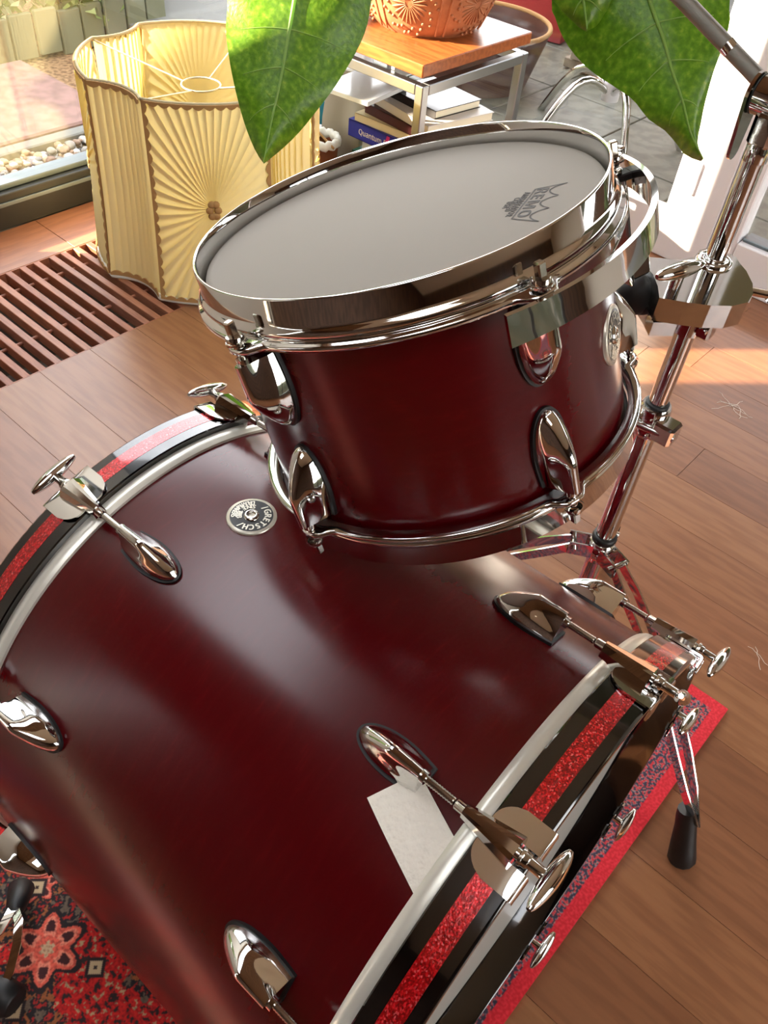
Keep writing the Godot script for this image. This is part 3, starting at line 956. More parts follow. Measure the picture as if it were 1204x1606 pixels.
# ---------------------------------------------------------------- lampshade
func lampshade() -> void:
	var c := Vector3(-1.655, 0.0, -1.266)
	var d := thing("lampshade", "old cream pleated lampshade with brown braid standing on the floor by the window", "lampshade", Transform3D(Basis(Vector3.UP, -deg_to_rad(80.8)), c))
	# local frame: small panels face +x, +z, -x, -z; big panels between them
	var H := 0.46
	var sc := func(t: float): return lerpf(1.07, 1.0, t) - 0.022 * sin(PI * t)
	var pt := func(k: int, s: float, t: float, off: float):
		# k even: small panel, odd: big; s in -1..1 along it, t height 0..1
		var az := k * PI / 4
		var big := k % 2 == 1
		var ap := 0.236 if big else 0.259
		var hw := 0.131 if big else 0.074
		var bulge := 0.030 if big else -0.024
		var n := Vector3(cos(az), 0, sin(az))
		var tg := Vector3(-sin(az), 0, cos(az))
		var f: float = sc.call(t)
		return (n * (ap + bulge * (1.0 - s * s) + off) + tg * (hw * s)) * f + Vector3(0, 0.012 + t * (H - 0.012), 0)
	for k in 8:
		var mb := MB.new()
		if k % 2 == 0:
			var np := 9
			mb.grid(func(i: int, j: int):
				# knife pleats: each fold runs forward over the start of the next
				var fold := i / 2 + (1.42 if i % 2 == 1 else 0.0)
				return pt.call(k, clampf(-1.0 + 2.0 * fold / np, -1.0, 1.0), j / 8.0, 0.0068 if i % 2 == 1 else -0.0014), np * 2, 8, 1.0, 1.0, true)
			var o := part("pleated_panel", mb, M.silk, d)
			o.set_meta("label", "narrow panel of straight vertical pleats")
			for e in 2:
				var br := MB.new()
				br.sheet(func(i: int, j: int):
					var w := 1.0 - j * (0.03 + 0.028 * absf(sin(i * PI * 0.25)))
					return pt.call(k, -1.0 + i / 12.0, 0.5 + 0.5 * (w if e == 0 else -w), 0.006), 24, 1, func(_i: int, _j: int): return Vector3(cos(k * PI / 4), 0, sin(k * PI / 4)) * 0.003)
				part("braid", br, M.braid, o)
		else:
			var nr := 92
			var rows := 9
			mb.grid(func(i: int, j: int):
				var fold := (i / 2) * 2.0 + (2.7 if i % 2 == 1 else 0.0)
				var th := TAU * fmod(fold, nr) / nr
				var dx := cos(th); var dy := sin(th)
				var reach := minf(1.0 / maxf(absf(dx), 1e-5), (1.0 if dy < 0 else 1.0) / maxf(absf(dy), 1e-5) * 1.0)
				var q := j / float(rows)
				var s := dx * reach * q
				var v := dy * reach * q
				# physical aspect: the burst is even in angle on the cloth
				var off := (-0.001 if i % 2 == 0 else 0.0078) * minf(1.0, q * 3.0) * (1.0 if q < 0.99 else 0.4)
				return pt.call(k, s, 0.5 + 0.5 * v, off), nr, rows, 1.0, 1.0, true)
			var o := part("sunburst_panel", mb, M.silk, d)
			o.set_meta("label", "wide panel pleated in a sunburst")
			var rs := MB.new()
			for q in 6:
				var aa := q * TAU / 6
				var ctr: Vector3 = pt.call(k, 0.085 * cos(aa) * 0.8, 0.5 + 0.034 * sin(aa), 0.007)
				var rr := []
				for z in 5: rr.append(Vector2(0.009 * sin(PI * z / 4.0), 0.004 * cos(PI * z / 4.0)))
				var nrm := Vector3(cos(k * PI / 4), 0, sin(k * PI / 4))
				rs.xf = Transform3D(Basis(Vector3.UP, nrm, Vector3.UP.cross(nrm)), ctr)
				rs.lathe([rr], 10)
			part("rosette", rs, M.braid, o)
			# scalloped braid along the four edges
			for e in 4:
				var br := MB.new()
				var nseg := 68 if e < 2 else 46
				br.sheet(func(i: int, j: int):
					var u := -1.0 + 2.0 * i / nseg
					var depth := (0.035 + 0.05 * absf(sin(i * PI * 0.25))) * (1.0 if e < 2 else 0.56)
					var w := lerpf(1.0, 1.0 - depth, j)
					if e == 0: return pt.call(k, -w, 0.5 + 0.5 * u, 0.005)
					if e == 1: return pt.call(k, w, 0.5 + 0.5 * u, 0.004)
					if e == 2: return pt.call(k, u, 0.5 + 0.5 * w, 0.004)
					return pt.call(k, u, 0.5 - 0.5 * w, 0.009), nseg, 1, func(_i: int, _j: int): return Vector3(cos(k * PI / 4), 0, sin(k * PI / 4)) * 0.003)
				part("braid", br, M.braid, o)
	# rolled trims at rim and foot
	for t in [0.0, 1.0]:
		var path := []
		for k in 8:
			for i in 10: path.append(pt.call(k, -1.0 + 2.0 * i / 10.0, t, 0.0) + (Vector3(0, -0.004, 0) if t == 0.0 else Vector3.ZERO))
		path.append(path[0])
		var tr := MB.new()
		tr.tube(path, 0.008 if t == 0.0 else 0.0034, 8)
		part("foot_fringe" if t == 0.0 else "rim_trim", tr, M.fringe if t == 0.0 else M.rim_tape, d)
	# wire spider
	var wr := MB.new()
	var ring := []
	for i in 25: ring.append(Vector3(0.045 * cos(TAU * i / 24), H - 0.055, 0.045 * sin(TAU * i / 24)))
	wr.tube(ring, 0.0022, 8)
	for k in [1, 3, 5, 7]:
		var az: float = k * PI / 4 + PI / 8
		var rim: Vector3 = pt.call(k, 1.0, 1.0, -0.002)
		wr.tube([Vector3(rim.x, 0, rim.z).normalized() * 0.045 + Vector3(0, H - 0.055, 0), rim + Vector3(0, -0.004, 0)], 0.0020, 8)
	part("wire_spider", wr, M.wire, d)

# ---------------------------------------------------------------- table, pot, books, plant
func side_table() -> void:
	var d := thing("side_table", "small side table with thick wooden top on a square steel frame", "table", Transform3D(Basis.IDENTITY, Vector3(-1.59, 0, -1.923)))
	var t := MB.new()
	t.box(Vector3(0, 0.435, 0), Vector3(0.484, 0.030, 0.456), 0.0025)
	part("tabletop", t, M.tabletop, d)
	var hx := 0.232; var hz := 0.212
	for sx in [-1.0, 1.0]:
		for sz in [-1.0, 1.0]:
			var l := MB.new()
			l.box(Vector3(sx * hx, 0.20, sz * hz), Vector3(0.025, 0.40, 0.025), 0.002)
			part("leg", l, M.steel, d)
	for s in [-1.0, 1.0]:
		var r := MB.new()
		r.box(Vector3(0, 0.3875, s * hz), Vector3(hx * 2 - 0.025, 0.025, 0.025), 0.002)
		part("rail", r, M.steel, d)
		var r2 := MB.new()
		r2.box(Vector3(s * hx, 0.3875, 0), Vector3(0.025, 0.025, hz * 2 - 0.025), 0.002)
		part("rail", r2, M.steel, d)
		var sp := MB.new()
		sp.box(Vector3(s * 0.12, 0.40, 0), Vector3(0.012, 0.04, hz * 2 - 0.03), 0.001)
		part("spacer", sp, M.steel, d)

func clay_pot() -> void:
	var d := thing("clay_pot", "round terracotta pot carved with flower heads on the side table", "pot", Transform3D(Basis(Vector3.UP, 0.35), Vector3(-1.565, 0.45, -1.955)))
	var rad := func(y: float): return 0.142 + 0.062 * sin(clampf(y / 0.26, 0, 1) * PI * 0.62)
	var run := []
	for k in 25: run.append(Vector2(rad.call(0.26 * k / 24.0) - (0.012 * pow(1.0 - minf(1.0, k / 3.0), 2.0)), 0.26 * k / 24.0))
	var b := MB.new()
	b.lathe([[Vector2(0, 0.0), run[0]], run, [run[24], Vector2(run[24].x - 0.012, 0.262), Vector2(run[24].x - 0.022, 0.25), Vector2(run[24].x - 0.022, 0.2)], [Vector2(run[24].x - 0.022, 0.2), Vector2(0, 0.2)]], 64)
	part("body", b, M.clay, d)
	# carved relief: flower heads between pairs of ribs
	for p in 6:
		var az := TAU * p / 6 + 0.45
		var fl := MB.new()
		var pos := func(a: float, y: float, off: float): return Vector3(cos(a), 0, sin(a)) * (rad.call(y) + off) + Vector3(0, y, 0)
		var yc := 0.085
		for q in 22:
			var th := TAU * q / 22
			var l := 0.05
			var path := []
			for s in 5:
				var u := 0.2 + 0.8 * s / 4.0
				path.append(pos.call(az + cos(th) * l * u / 0.19, yc + sin(th) * l * u, 0.001))
			fl.tube(path, [0.001, 0.002, 0.0026, 0.003, 0.0018], 6)
		for q in 34:
			var th := TAU * q / 34 + 0.1
			var rr := 0.062 + 0.009 * (q % 3)
			var ctr: Vector3 = pos.call(az + cos(th) * rr / 0.19, maxf(0.012, yc + sin(th) * rr), 0.001)
			var bead := []
			for z in 5: bead.append(Vector2(0.0045 * sin(PI * z / 4.0), 0.0045 * cos(PI * z / 4.0)))
			fl.xf = Transform3D(Basis.IDENTITY, ctr)
			fl.lathe([bead], 7)
			fl.xf = Transform3D.IDENTITY
		part("carved_flower", fl, M.clay, d)
		for s in [-1.0, 1.0]:
			var rb := MB.new()
			var path := []
			for k in 12: path.append(pos.call(az + PI / 6 + s * 0.07, 0.01 + 0.24 * k / 11.0, 0.0005))
			rb.tube(path, 0.0028, 6)
			part("rib", rb, M.clay, d)

func spine_patches() -> void:
	var b: Node = get_node("book_003")
	var cols := [[0.0, Color(0.75, 0.12, 0.42)], [0.065, Color(0.90, 0.45, 0.20)], [0.10, Color(0.88, 0.68, 0.25)]]
	for c in cols:
		var mb := MB.new()
		mb.sheet(func(i: int, j: int): return Vector3(c[0] + 0.012 * i + 0.012 * j, 0.002 + 0.044 * j, 0.1052), 1, 1, func(_i: int, _j: int): return Vector3(0, 0, 0.0004))
		part("spine_print", mb, mat(c[1], 0.4), b)
	var t := MB.new()
	t.box(Vector3(0.131, 0.024, 0.1054), Vector3(0.016, 0.044, 0.0008))
	part("spine_print", t, mat(Color(0.10, 0.50, 0.62), 0.4), b)

func book(label: String, cover: Color, w: float, h: float, dz: float, at: Transform3D, title := "", rough := 0.45) -> void:
	var d := thing("book", label, "book", at, "books stacked under the side table")
	var pg := MB.new()
	pg.box(Vector3(0, h / 2, 0), Vector3(w - 0.006, h - 0.004, dz - 0.006))
	part("pages", pg, M.paper, d)
	var cv := MB.new()
	cv.box(Vector3(0, 0.001, 0), Vector3(w, 0.002, dz))
	cv.box(Vector3(0, h - 0.001, 0), Vector3(w, 0.002, dz))
	cv.box(Vector3(0, h / 2, dz / 2 - 0.001), Vector3(w, h, 0.002))
	part("cover", cv, mat(cover, rough), d)
	if title:
		var font := SystemFont.new()
		font.font_names = PackedStringArray(["Droid Sans"])
		var t := MB.new()
		t.text(title, h * 0.45, 0.0004, Transform3D(Basis.IDENTITY, Vector3(-w * 0.05, h * 0.5, dz / 2 + 0.0003)), font)
		part("spine_title", t, M.paper, d)

func books() -> void:
	M.paper = mat(Color(0.88, 0.85, 0.76), 0.8)
	var x := -1.57; var z := -1.97
	var y := 0.0
	book("wide cream hardback at the bottom of the book stack under the table", Color(0.72, 0.68, 0.55), 0.26, 0.05, 0.20, place(x, y, z, 0.02)); y += 0.05
	book("green cloth hardback low in the book stack under the table", Color(0.16, 0.36, 0.26), 0.27, 0.035, 0.22, place(x - 0.015, y, z + 0.0, 0.04)); y += 0.035
	book("thick white book between the green and blue ones under the table", Color(0.80, 0.80, 0.76), 0.24, 0.04, 0.20, place(x + 0.0, y, z + 0.0, -0.06)); y += 0.04
	book("thick blue book with a pink and orange spine under the table", Color(0.13, 0.15, 0.55), 0.28, 0.048, 0.21, place(x - 0.02, y, z + 0.015, 0.0), "Quantum Physics"); y += 0.048
	book("cream book with a dark title on the spine above the blue book", Color(0.80, 0.74, 0.58), 0.27, 0.022, 0.20, place(x - 0.01, y, z + 0.01, 0.05)); y += 0.022
	book("maroon hardback near the top of the book stack under the table", Color(0.25, 0.06, 0.07), 0.27, 0.026, 0.20, place(x + 0.02, y, z + 0.005, -0.09)); y += 0.026
	book("white art book second from the top of the stack under the table", Color(0.82, 0.80, 0.78), 0.25, 0.024, 0.24, place(x + 0.04, y, z - 0.02, -0.20)); y += 0.024
	book("dark glossy book on top of the stack under the table", Color(0.10, 0.07, 0.07), 0.20, 0.022, 0.18, place(x + 0.03, y, z - 0.03, -0.12), "", 0.15)
	var m := MB.new()
	m.box(Vector3(0, 0.0, 0), Vector3(0.17, 0.012, 0.19), 0.001)
	one("magazine", m, mat(Color(0.86, 0.89, 0.90), 0.12), "glossy white magazine on the left of the book stack under the table", "magazine", Transform3D(Basis(Vector3.UP, 0.12), Vector3(-1.675, 0.276, -1.845)))
	var pb := MB.new()
	pb.sheet(func(i: int, j: int): return Vector3(-0.07 + 0.14 * i / 8.0, 0.26 * j / 6.0, 0.02 * sin(j * 0.7) + 0.012 * cos(i * 0.8)), 8, 6, func(_i: int, _j: int): return Vector3(0, 0, -0.02))
	one("paper_bag", pb, mat(Color(0.60, 0.57, 0.50), 0.8), "grey paper bag standing between the books and the basket", "bag", place(-1.80, 0.0, -1.915, 0.15))
	var b1 := thing("book", "teal paperback lying left of the table under the leaf tip", "book", place(-1.93, 0.0, -2.02, 0.5), "books left of the side table")
	var c1 := MB.new(); c1.box(Vector3(0, 0.06, 0), Vector3(0.17, 0.12, 0.03))
	part("cover", c1, mat(Color(0.02, 0.42, 0.48), 0.4), b1)
	var b2 := thing("book", "white paperback with a dark picture lying left of the table", "book", place(-1.895, 0.0, -1.965, 0.5), "books left of the side table")
	var c2 := MB.new(); c2.box(Vector3(0, 0.03, 0), Vector3(0.16, 0.06, 0.04))
	part("cover", c2, mat(Color(0.78, 0.77, 0.76), 0.5), b2)

func basket() -> void:
	var d := thing("basket", "small brown wicker basket edged with cream fleece beside the side table", "basket", place(-1.797, 0.0, -1.80, 0.3) * Transform3D(Basis.IDENTITY.scaled(Vector3(0.70, 1.0, 0.70)), Vector3.ZERO))
	var b := MB.new()
	b.lathe([[Vector2(0, 0.004), Vector2(0.06, 0.004)], [Vector2(0.06, 0.0), Vector2(0.075, 0.05), Vector2(0.08, 0.10)], [Vector2(0.08, 0.10), Vector2(0.072, 0.10)], [Vector2(0.072, 0.10), Vector2(0.058, 0.008)]], 32)
	part("bowl", b, mat(Color(0.42, 0.22, 0.07), 0.6), d)
	var f := MB.new()
	var ring := []
	for i in 41: ring.append(Vector3(cos(TAU * i / 40), 0, sin(TAU * i / 40)) * 0.078 + Vector3(0, 0.102 + 0.004 * sin(i * 2.1), 0))
	f.tube(ring, 0.014, 8)
	part("fleece_rim", f, M.fringe, d)
	var h := MB.new()
	h.tube([Vector3(-0.07, 0.10, 0.02), Vector3(0.0, 0.135, 0.03), Vector3(0.09, 0.10, 0.045)], 0.004, 8)
	part("handle", h, M.braid, d)

# big leaf: outlines (left, right) and midrib as points from base to tip in the leaf's own plane
func leaf(plant: Node, at: Transform3D, left: Array, right: Array, mid: Array, cup: float, wave: float, label: String) -> void:
	var cl := curve2(left); var cr := curve2(right); var cm := curve2(mid)
	var n := 36
	var q := 8
	var depth := func(w: float, t: float): return -cup * w * w + wave * sin(t * 17.0 + w * 2.0) * w * w
	var P := func(i: int, j: int):
		var t := float(i) / n
		var m: Vector2 = cm.call(t)
		var e: Vector2 = cl.call(t) if j < q else cr.call(t)
		var w := absf(j - q) / float(q)
		var v := m.lerp(e, w)
		var ribs := 0.0012 * cos(t * 44.0 - w * 5.0) * w * (1.0 - w)
		return Vector3(v.x, v.y, depth.call(w, t) + ribs - 0.02 * pow(t, 3.0))
	var mb := MB.new()
	mb.sheet(P, n, q * 2, func(_i: int, _j: int): return Vector3(0, 0, -0.0006))
	for k in mb.V.size(): mb.U[k] = Vector2(mb.V[k].x * 6.0, mb.V[k].y * 6.0)
	var o := part("leaf", mb, M.leaf, plant, at)
	o.set_meta("label", label)
	var rib := MB.new()
	var path := []; var rr := []
	for i in n + 1:
		path.append(P.call(i, q) + Vector3(0, 0, 0.0008)); rr.append(lerpf(0.0050, 0.0009, float(i) / n))
	rib.tube(path, rr, 8)
	for k in 6:
		var i0 := 3 + k * 5
		for sd in [-1, 1]:
			var vein := []; var vr := []
			for s in 7:
				var j: int = q + sd * s
				var fi := minf(i0 + s * 0.45, n - 1.0)
				var k0 := int(fi)
				vein.append(P.call(k0, j).lerp(P.call(k0 + 1, j), fi - k0) + Vector3(0, 0, 0.0002)); vr.append(lerpf(0.0014, 0.0004, s / 6.0))
			rib.tube(vein, vr, 5)
	part("veins", rib, M.vein, o)
func curve2(pts: Array) -> Callable:
	var c := Curve2D.new()
	for i in pts.size():
		var t: Vector2 = (pts[mini(i + 1, pts.size() - 1)] - pts[maxi(i - 1, 0)]) * 0.17
		c.add_point(pts[i], -t, t)
	return func(t: float): return c.sample_baked(t * c.get_baked_length(), true)

func plant() -> void:
	M.vein = mat(Color(0.52, 0.64, 0.32), 0.4)
	M.vein.backlight_enabled = true
	M.vein.backlight = Color(0.6, 0.8, 0.3)
	var d := thing("potted_plant", "large-leaved green houseplant with broad leaves hanging over the tom and lampshade", "plant")
	var fr := func(p: Vector3, x: Vector3, y: Vector3): return Transform3D(Basis(x, y, x.cross(y)), p)
	var tL: Transform3D = fr.call(Vector3(-1.06, 0.652, -0.998), Vector3(0.6748, 0.0238, -0.7376).normalized(), Vector3(-0.3917, 0.8586, -0.3307).normalized())
	leaf(d, tL, [Vector2(0.036, 0.26), Vector2(-0.03, 0.275), Vector2(-0.08, 0.235), Vector2(-0.098, 0.16), Vector2(-0.103, 0.098), Vector2(-0.107, 0.063), Vector2(-0.103, 0.017), Vector2(-0.095, -0.03), Vector2(-0.083, -0.077), Vector2(-0.067, -0.117), Vector2(-0.054, -0.136)],
		[Vector2(0.036, 0.26), Vector2(0.10, 0.28), Vector2(0.135, 0.24), Vector2(0.138, 0.17), Vector2(0.128, 0.105), Vector2(0.12, 0.069), Vector2(0.103, 0.035), Vector2(0.072, -0.012), Vector2(0.045, -0.045), Vector2(0.008, -0.085), Vector2(-0.025, -0.114), Vector2(-0.054, -0.136)],
		[Vector2(0.036, 0.26), Vector2(0.02, 0.18), Vector2(0.004, 0.101), Vector2(-0.01, 0.037), Vector2(-0.023, -0.019), Vector2(-0.039, -0.076), Vector2(-0.054, -0.136)], 0.02, 0.006, "broad leaf with a pale midrib hanging in front of the lampshade")
	var tR: Transform3D = fr.call(Vector3(-0.578, 0.744, -1.22), Vector3(0.8387, 0.1872, -0.5114).normalized(), Vector3(-0.395, 0.8555, -0.3347).normalized())
	leaf(d, tR, [Vector2(-0.05, 0.25), Vector2(-0.10, 0.24), Vector2(-0.128, 0.18), Vector2(-0.127, 0.098), Vector2(-0.123, 0.086), Vector2(-0.111, 0.06), Vector2(-0.091, 0.034), Vector2(-0.063, 0.008), Vector2(-0.03, -0.015), Vector2(-0.002, -0.034), Vector2(0.022, -0.059), Vector2(0.046, -0.073), Vector2(0.065, -0.091), Vector2(0.08, -0.109), Vector2(0.103, -0.119)],
		[Vector2(-0.05, 0.25), Vector2(0.02, 0.255), Vector2(0.09, 0.20), Vector2(0.118, 0.13), Vector2(0.121, 0.082), Vector2(0.123, 0.066), Vector2(0.118, 0.035), Vector2(0.108, 0.003), Vector2(0.101, -0.037), Vector2(0.098, -0.071), Vector2(0.096, -0.092), Vector2(0.103, -0.119)],
		[Vector2(-0.05, 0.25), Vector2(-0.02, 0.17), Vector2(0.009, 0.09), Vector2(0.032, 0.04), Vector2(0.048, -0.002), Vector2(0.067, -0.044), Vector2(0.081, -0.083), Vector2(0.103, -0.119)], 0.025, 0.008, "broad glossy leaf hanging right of the tom")
	var tS: Transform3D = fr.call(Vector3(-0.652, 0.816, -1.166), Vector3(0.8222, 0.1546, -0.5478).normalized(), Vector3(-0.3648, 0.8819, -0.2986).normalized())
	leaf(d, tS, [Vector2(-0.05, 0.14), Vector2(-0.08, 0.10), Vector2(-0.07, 0.04), Vector2(-0.043, 0.01), Vector2(-0.025, -0.005), Vector2(-0.007, -0.019), Vector2(0.003, -0.024)],
		[Vector2(-0.05, 0.14), Vector2(0.01, 0.13), Vector2(0.045, 0.07), Vector2(0.032, 0.007), Vector2(0.028, -0.001), Vector2(0.017, -0.017), Vector2(0.003, -0.024)],
		[Vector2(-0.05, 0.14), Vector2(-0.02, 0.06), Vector2(-0.005, 0.01), Vector2(0.003, -0.024)], 0.012, 0.003, "pale tip of a small leaf above the big right leaf")
	# stalks from the pot, all above the frame
	var root := Vector3(-1.565, 0.66, -1.955)
	for e in [[tL * Vector3(0.036, 0.26, 0), Vector3(-1.5, 1.35, -1.6)], [tR * Vector3(-0.05, 0.25, 0), Vector3(-1.15, 1.6, -1.75)], [tS * Vector3(-0.05, 0.14, 0), Vector3(-1.2, 1.4, -1.7)]]:
		var st := MB.new()
		var path := []
		for k in 17:
			var t := k / 16.0
			path.append(root.lerp(e[1], t).lerp(e[1].lerp(e[0], t), t))
		st.tube(path, 0.0065, 8)
		part("stalk", st, M.stem, d)

# ---------------------------------------------------------------- garden and terrace
func foliage(d: Node, at: Vector3, size: Vector3, count: int, cols: Array, seed_: int, leaf_len: float) -> void:
	var lm := MB.new()
	lm.quad(Vector3(0, 0, 0), Vector3(0.5, 0.12, 0.42), Vector3(0, 0.1, 1.0), Vector3(-0.5, 0.12, 0.42))
	var mm := MultiMesh.new()
	mm.transform_format = MultiMesh.TRANSFORM_3D
	mm.use_colors = true
	mm.mesh = lm.mesh()
	mm.instance_count = count
	var rng := RandomNumberGenerator.new(); rng.seed = seed_
	for k in count:
		var v := Vector3(rng.randfn(), rng.randfn(), rng.randfn()).normalized() * pow(rng.randf(), 0.35)
		var p := at + Vector3(v.x * size.x, size.y * (1.0 + v.y) * 0.5, v.z * size.z)
		var b := Basis.from_euler(Vector3(rng.randf_range(-1.6, 1.6), rng.randf() * TAU, rng.randf_range(-1.2, 1.2))).scaled(Vector3.ONE * leaf_len * rng.randf_range(0.6, 1.3))
		mm.set_instance_transform(k, Transform3D(b, p))
		mm.set_instance_color(k, cols[rng.randi() % cols.size()])
	var f := MultiMeshInstance3D.new()
	f.name = "foliage"; f.multimesh = mm; f.material_override = M.leaf_stuff
	f.set_meta("kind", "stuff")
	d.add_child(f)

func leafy(called: String, label: String, at: Vector3, size: Vector3, count: int, cols: Array, seed_: int, leaf_len: float) -> void:
	var d := thing(called, label, "shrub", Transform3D(Basis.IDENTITY, at))
	foliage(d, Vector3.ZERO, size, count, cols, seed_, leaf_len)
	var st := MB.new()
	for k in 5:
		var a := TAU * k / 5
		st.tube([Vector3(0, 0, 0), Vector3(cos(a) * size.x * 0.3, size.y * 0.4, sin(a) * size.z * 0.3), Vector3(cos(a) * size.x * 0.5, size.y * 0.75, sin(a) * size.z * 0.5)], [0.015, 0.01, 0.005], 6)
	part("stems", st, M.bark, d)

func outside() -> void:
	var pv := struct_node("paving")
	for k in 3:
		var b := MB.new()
		b.box(Vector3(-2.86, -0.06, -1.11 + 1.006 * k), Vector3(0.60, 0.10, 1.0), 0.006)
		part("slab", b, M.paving, pv)
	var se := MB.new()
	se.box(Vector3(-2.535, -0.075, 0.4), Vector3(0.05, 0.11, 4.0), 0.004)
	structure("trim_1", se, M.slab_edge)
	var gr := MB.new()
	gr.box(Vector3(-7.0, -0.22, 0), Vector3(9.6, 0.2, 16))
	structure("garden_ground", gr, M.soil)
	# pebbles in the strip beside the glass
	var pb := MB.new()
	pb.xf = Transform3D(Basis.IDENTITY.scaled(Vector3(1.2, 0.7, 1.0)), Vector3.ZERO)
	var run := []
	for z in 6: run.append(Vector2(sin(PI * z / 5.0), cos(PI * z / 5.0)))
	pb.lathe([run], 9)
	var mm := MultiMesh.new()
	mm.transform_format = MultiMesh.TRANSFORM_3D; mm.use_colors = true; mm.mesh = pb.mesh()
	var rng := RandomNumberGenerator.new(); rng.seed = 77
	mm.instance_count = 4500
	for k in 4500:
		var r := rng.randf_range(0.007, 0.016)
		mm.set_instance_transform(k, Transform3D(Basis.from_euler(Vector3(rng.randf_range(-0.4, 0.4), rng.randf() * TAU, rng.randf_range(-0.4, 0.4))).scaled(Vector3.ONE * r), Vector3(rng.randf_range(-2.50, -2.15), -0.065 + rng.randf() * 0.04, rng.randf_range(-2.1, 0.2))))
		mm.set_instance_color(k, [Color(0.22, 0.21, 0.19), Color(0.36, 0.35, 0.33), Color(0.15, 0.16, 0.17), Color(0.32, 0.24, 0.15), Color(0.46, 0.45, 0.43), Color(0.20, 0.13, 0.09)][rng.randi() % 6])
	var pe := MultiMeshInstance3D.new()
	pe.name = "pebbles"; pe.multimesh = mm; pe.material_override = M.pebble
	add_child(pe)
	tag(pe, "strip of grey and brown pebbles outside the left window", "pebbles", "", "stuff")
	var hedge := [Color(0.12, 0.22, 0.06), Color(0.18, 0.29, 0.09), Color(0.10, 0.17, 0.05), Color(0.24, 0.33, 0.13)]
	var pale := [Color(0.30, 0.40, 0.14), Color(0.42, 0.50, 0.24), Color(0.20, 0.30, 0.09), Color(0.55, 0.60, 0.40), Color(0.70, 0.72, 0.58)]
	leafy("garden_shrub", "pale sunlit shrub in the garden at the upper left", Vector3(-3.68, -0.12, -1.55), Vector3(0.34, 0.9, 0.5), 3000, pale, 1, 0.05)
	leafy("garden_shrub", "bushy green shrub behind the paving, left of the lampshade rim", Vector3(-3.62, -0.12, -2.2), Vector3(0.30, 0.7, 0.4), 2800, pale, 2, 0.045)
	leafy("garden_shrub", "light green shrub beyond the first ones by the red fence", Vector3(-4.6, -0.12, -2.6), Vector3(0.7, 1.4, 0.8), 2400, pale, 3, 0.06)
	leafy("garden_shrub", "tall shrub furthest left in the garden", Vector3(-4.8, -0.12, -0.9), Vector3(0.7, 1.5, 0.8), 2400, pale, 4, 0.06)
	leafy("garden_hedge", "leafy green hedge in the garden, outside the left wall", Vector3(-5.5, -0.12, 1.5), Vector3(0.6, 1.9, 1.2), 5000, hedge, 7, 0.14)
	leafy("garden_hedge", "tall leafy hedge in the garden, left of the paving", Vector3(-4.5, -0.12, -0.15), Vector3(0.55, 2.7, 1.55), 26000, hedge, 8, 0.19)
	var tr := thing("garden_tree", "spreading green tree standing over the garden paving outside the left window", "tree", place(-5.6, -0.12, -1.6))
	var tk := MB.new()
	tk.tube([Vector3(0, 0, 0), Vector3(0.05, 1.6, 0.1), Vector3(0.3, 2.7, 0.3), Vector3(1.0, 3.5, 0.6)], [0.14, 0.11, 0.09, 0.05], 10)
	tk.tube([Vector3(0.05, 1.6, 0.1), Vector3(0.2, 3.0, -0.9), Vector3(0.5, 3.7, -1.6)], [0.08, 0.06, 0.03], 8)
	part("trunk", tk, M.bark, tr)
	foliage(tr, Vector3(1.1, 3.2, 2.2), Vector3(1.1, 1.5, 1.6), 9000, hedge, 12, 0.19)
	var fp := thing("board_edging", "low grey-green board edging behind the garden paving", "edging", place(-3.42, -0.12, -1.5))
	for k in 14:
		var b := MB.new()
		b.box(Vector3(0.004 * (k % 3), 0.08 + 0.006 * ((k * 7) % 4), -0.9 + k * 0.105), Vector3(0.022, 0.16, 0.095), 0.003)
		part("board", b, M.fence_grey, fp)
	var fn := thing("slat_fence", "red-brown upright slat fence in the garden above the lampshade", "fence", place(-4.1, -0.12, -3.1))
	for k in 16:
		var b := MB.new()
		b.box(Vector3(0, 0.9, -0.75 + k * 0.1), Vector3(0.025, 1.8, 0.07), 0.003)
		part("slat", b, M.fence, fn)
	for y in [0.3, 1.5]:
		var b := MB.new()
		b.box(Vector3(-0.03, y, 0), Vector3(0.03, 0.07, 1.6), 0.003)
		part("rail", b, M.fence, fn)
	# terrace beyond the white door
	var ter := struct_node("terrace")
	for i in 13:
		for j in 6:
			var b := MB.new()
			b.box(Vector3(-2.4 + i * 0.403, -0.03, -2.47 - j * 0.403), Vector3(0.398, 0.05, 0.398), 0.003)
			part("tile", b, M.stone, ter)
	var bed := MB.new()
	bed.box(Vector3(0, -0.13, -4.5), Vector3(8.0, 0.15, 4.5))
	structure("terrace_bed", bed, M.slab_edge)
	var rf := MB.new()
	rf.box(Vector3(0.75, 2.66, -3.85), Vector3(5.5, 0.12, 3.0))
	structure("terrace_roof", rf, M.fence_grey)
	for px in [-1.9, 0.6, 3.2]:
		var pc := MB.new()
		pc.box(Vector3(px, 1.3, -5.2), Vector3(0.1, 2.6, 0.1), 0.004)
		structure("roof_post", pc, M.frame_dark)
	var bw := MB.new()
	bw.box(Vector3(0.3, 0.95, -5.35), Vector3(6.2, 2.1, 0.12))
	structure("wall_garden", bw, mat(Color(0.36, 0.25, 0.19), 0.9))
	leafy("terrace_shrub", "dark shrub on the terrace seen through the right pane", Vector3(0.3, 0.0, -3.6), Vector3(0.5, 1.2, 0.5), 2200, [Color(0.08, 0.14, 0.05), Color(0.14, 0.20, 0.07), Color(0.20, 0.18, 0.08)], 6, 0.06)
	# swivel chair foot
	var ch := thing("swivel_chair", "chrome swivel chair foot with curved legs on the terrace behind the glass", "chair", place(-1.40, 0, -2.80, 0.5))
	var col := MB.new()
	col.lathe([[Vector2(0.024, 0.18), Vector2(0.024, 0.55)], [Vector2(0.03, 0.18), Vector2(0.03, 0.12), Vector2(0.0, 0.12)]], 18)
	part("column", col, M.white_paint, ch)
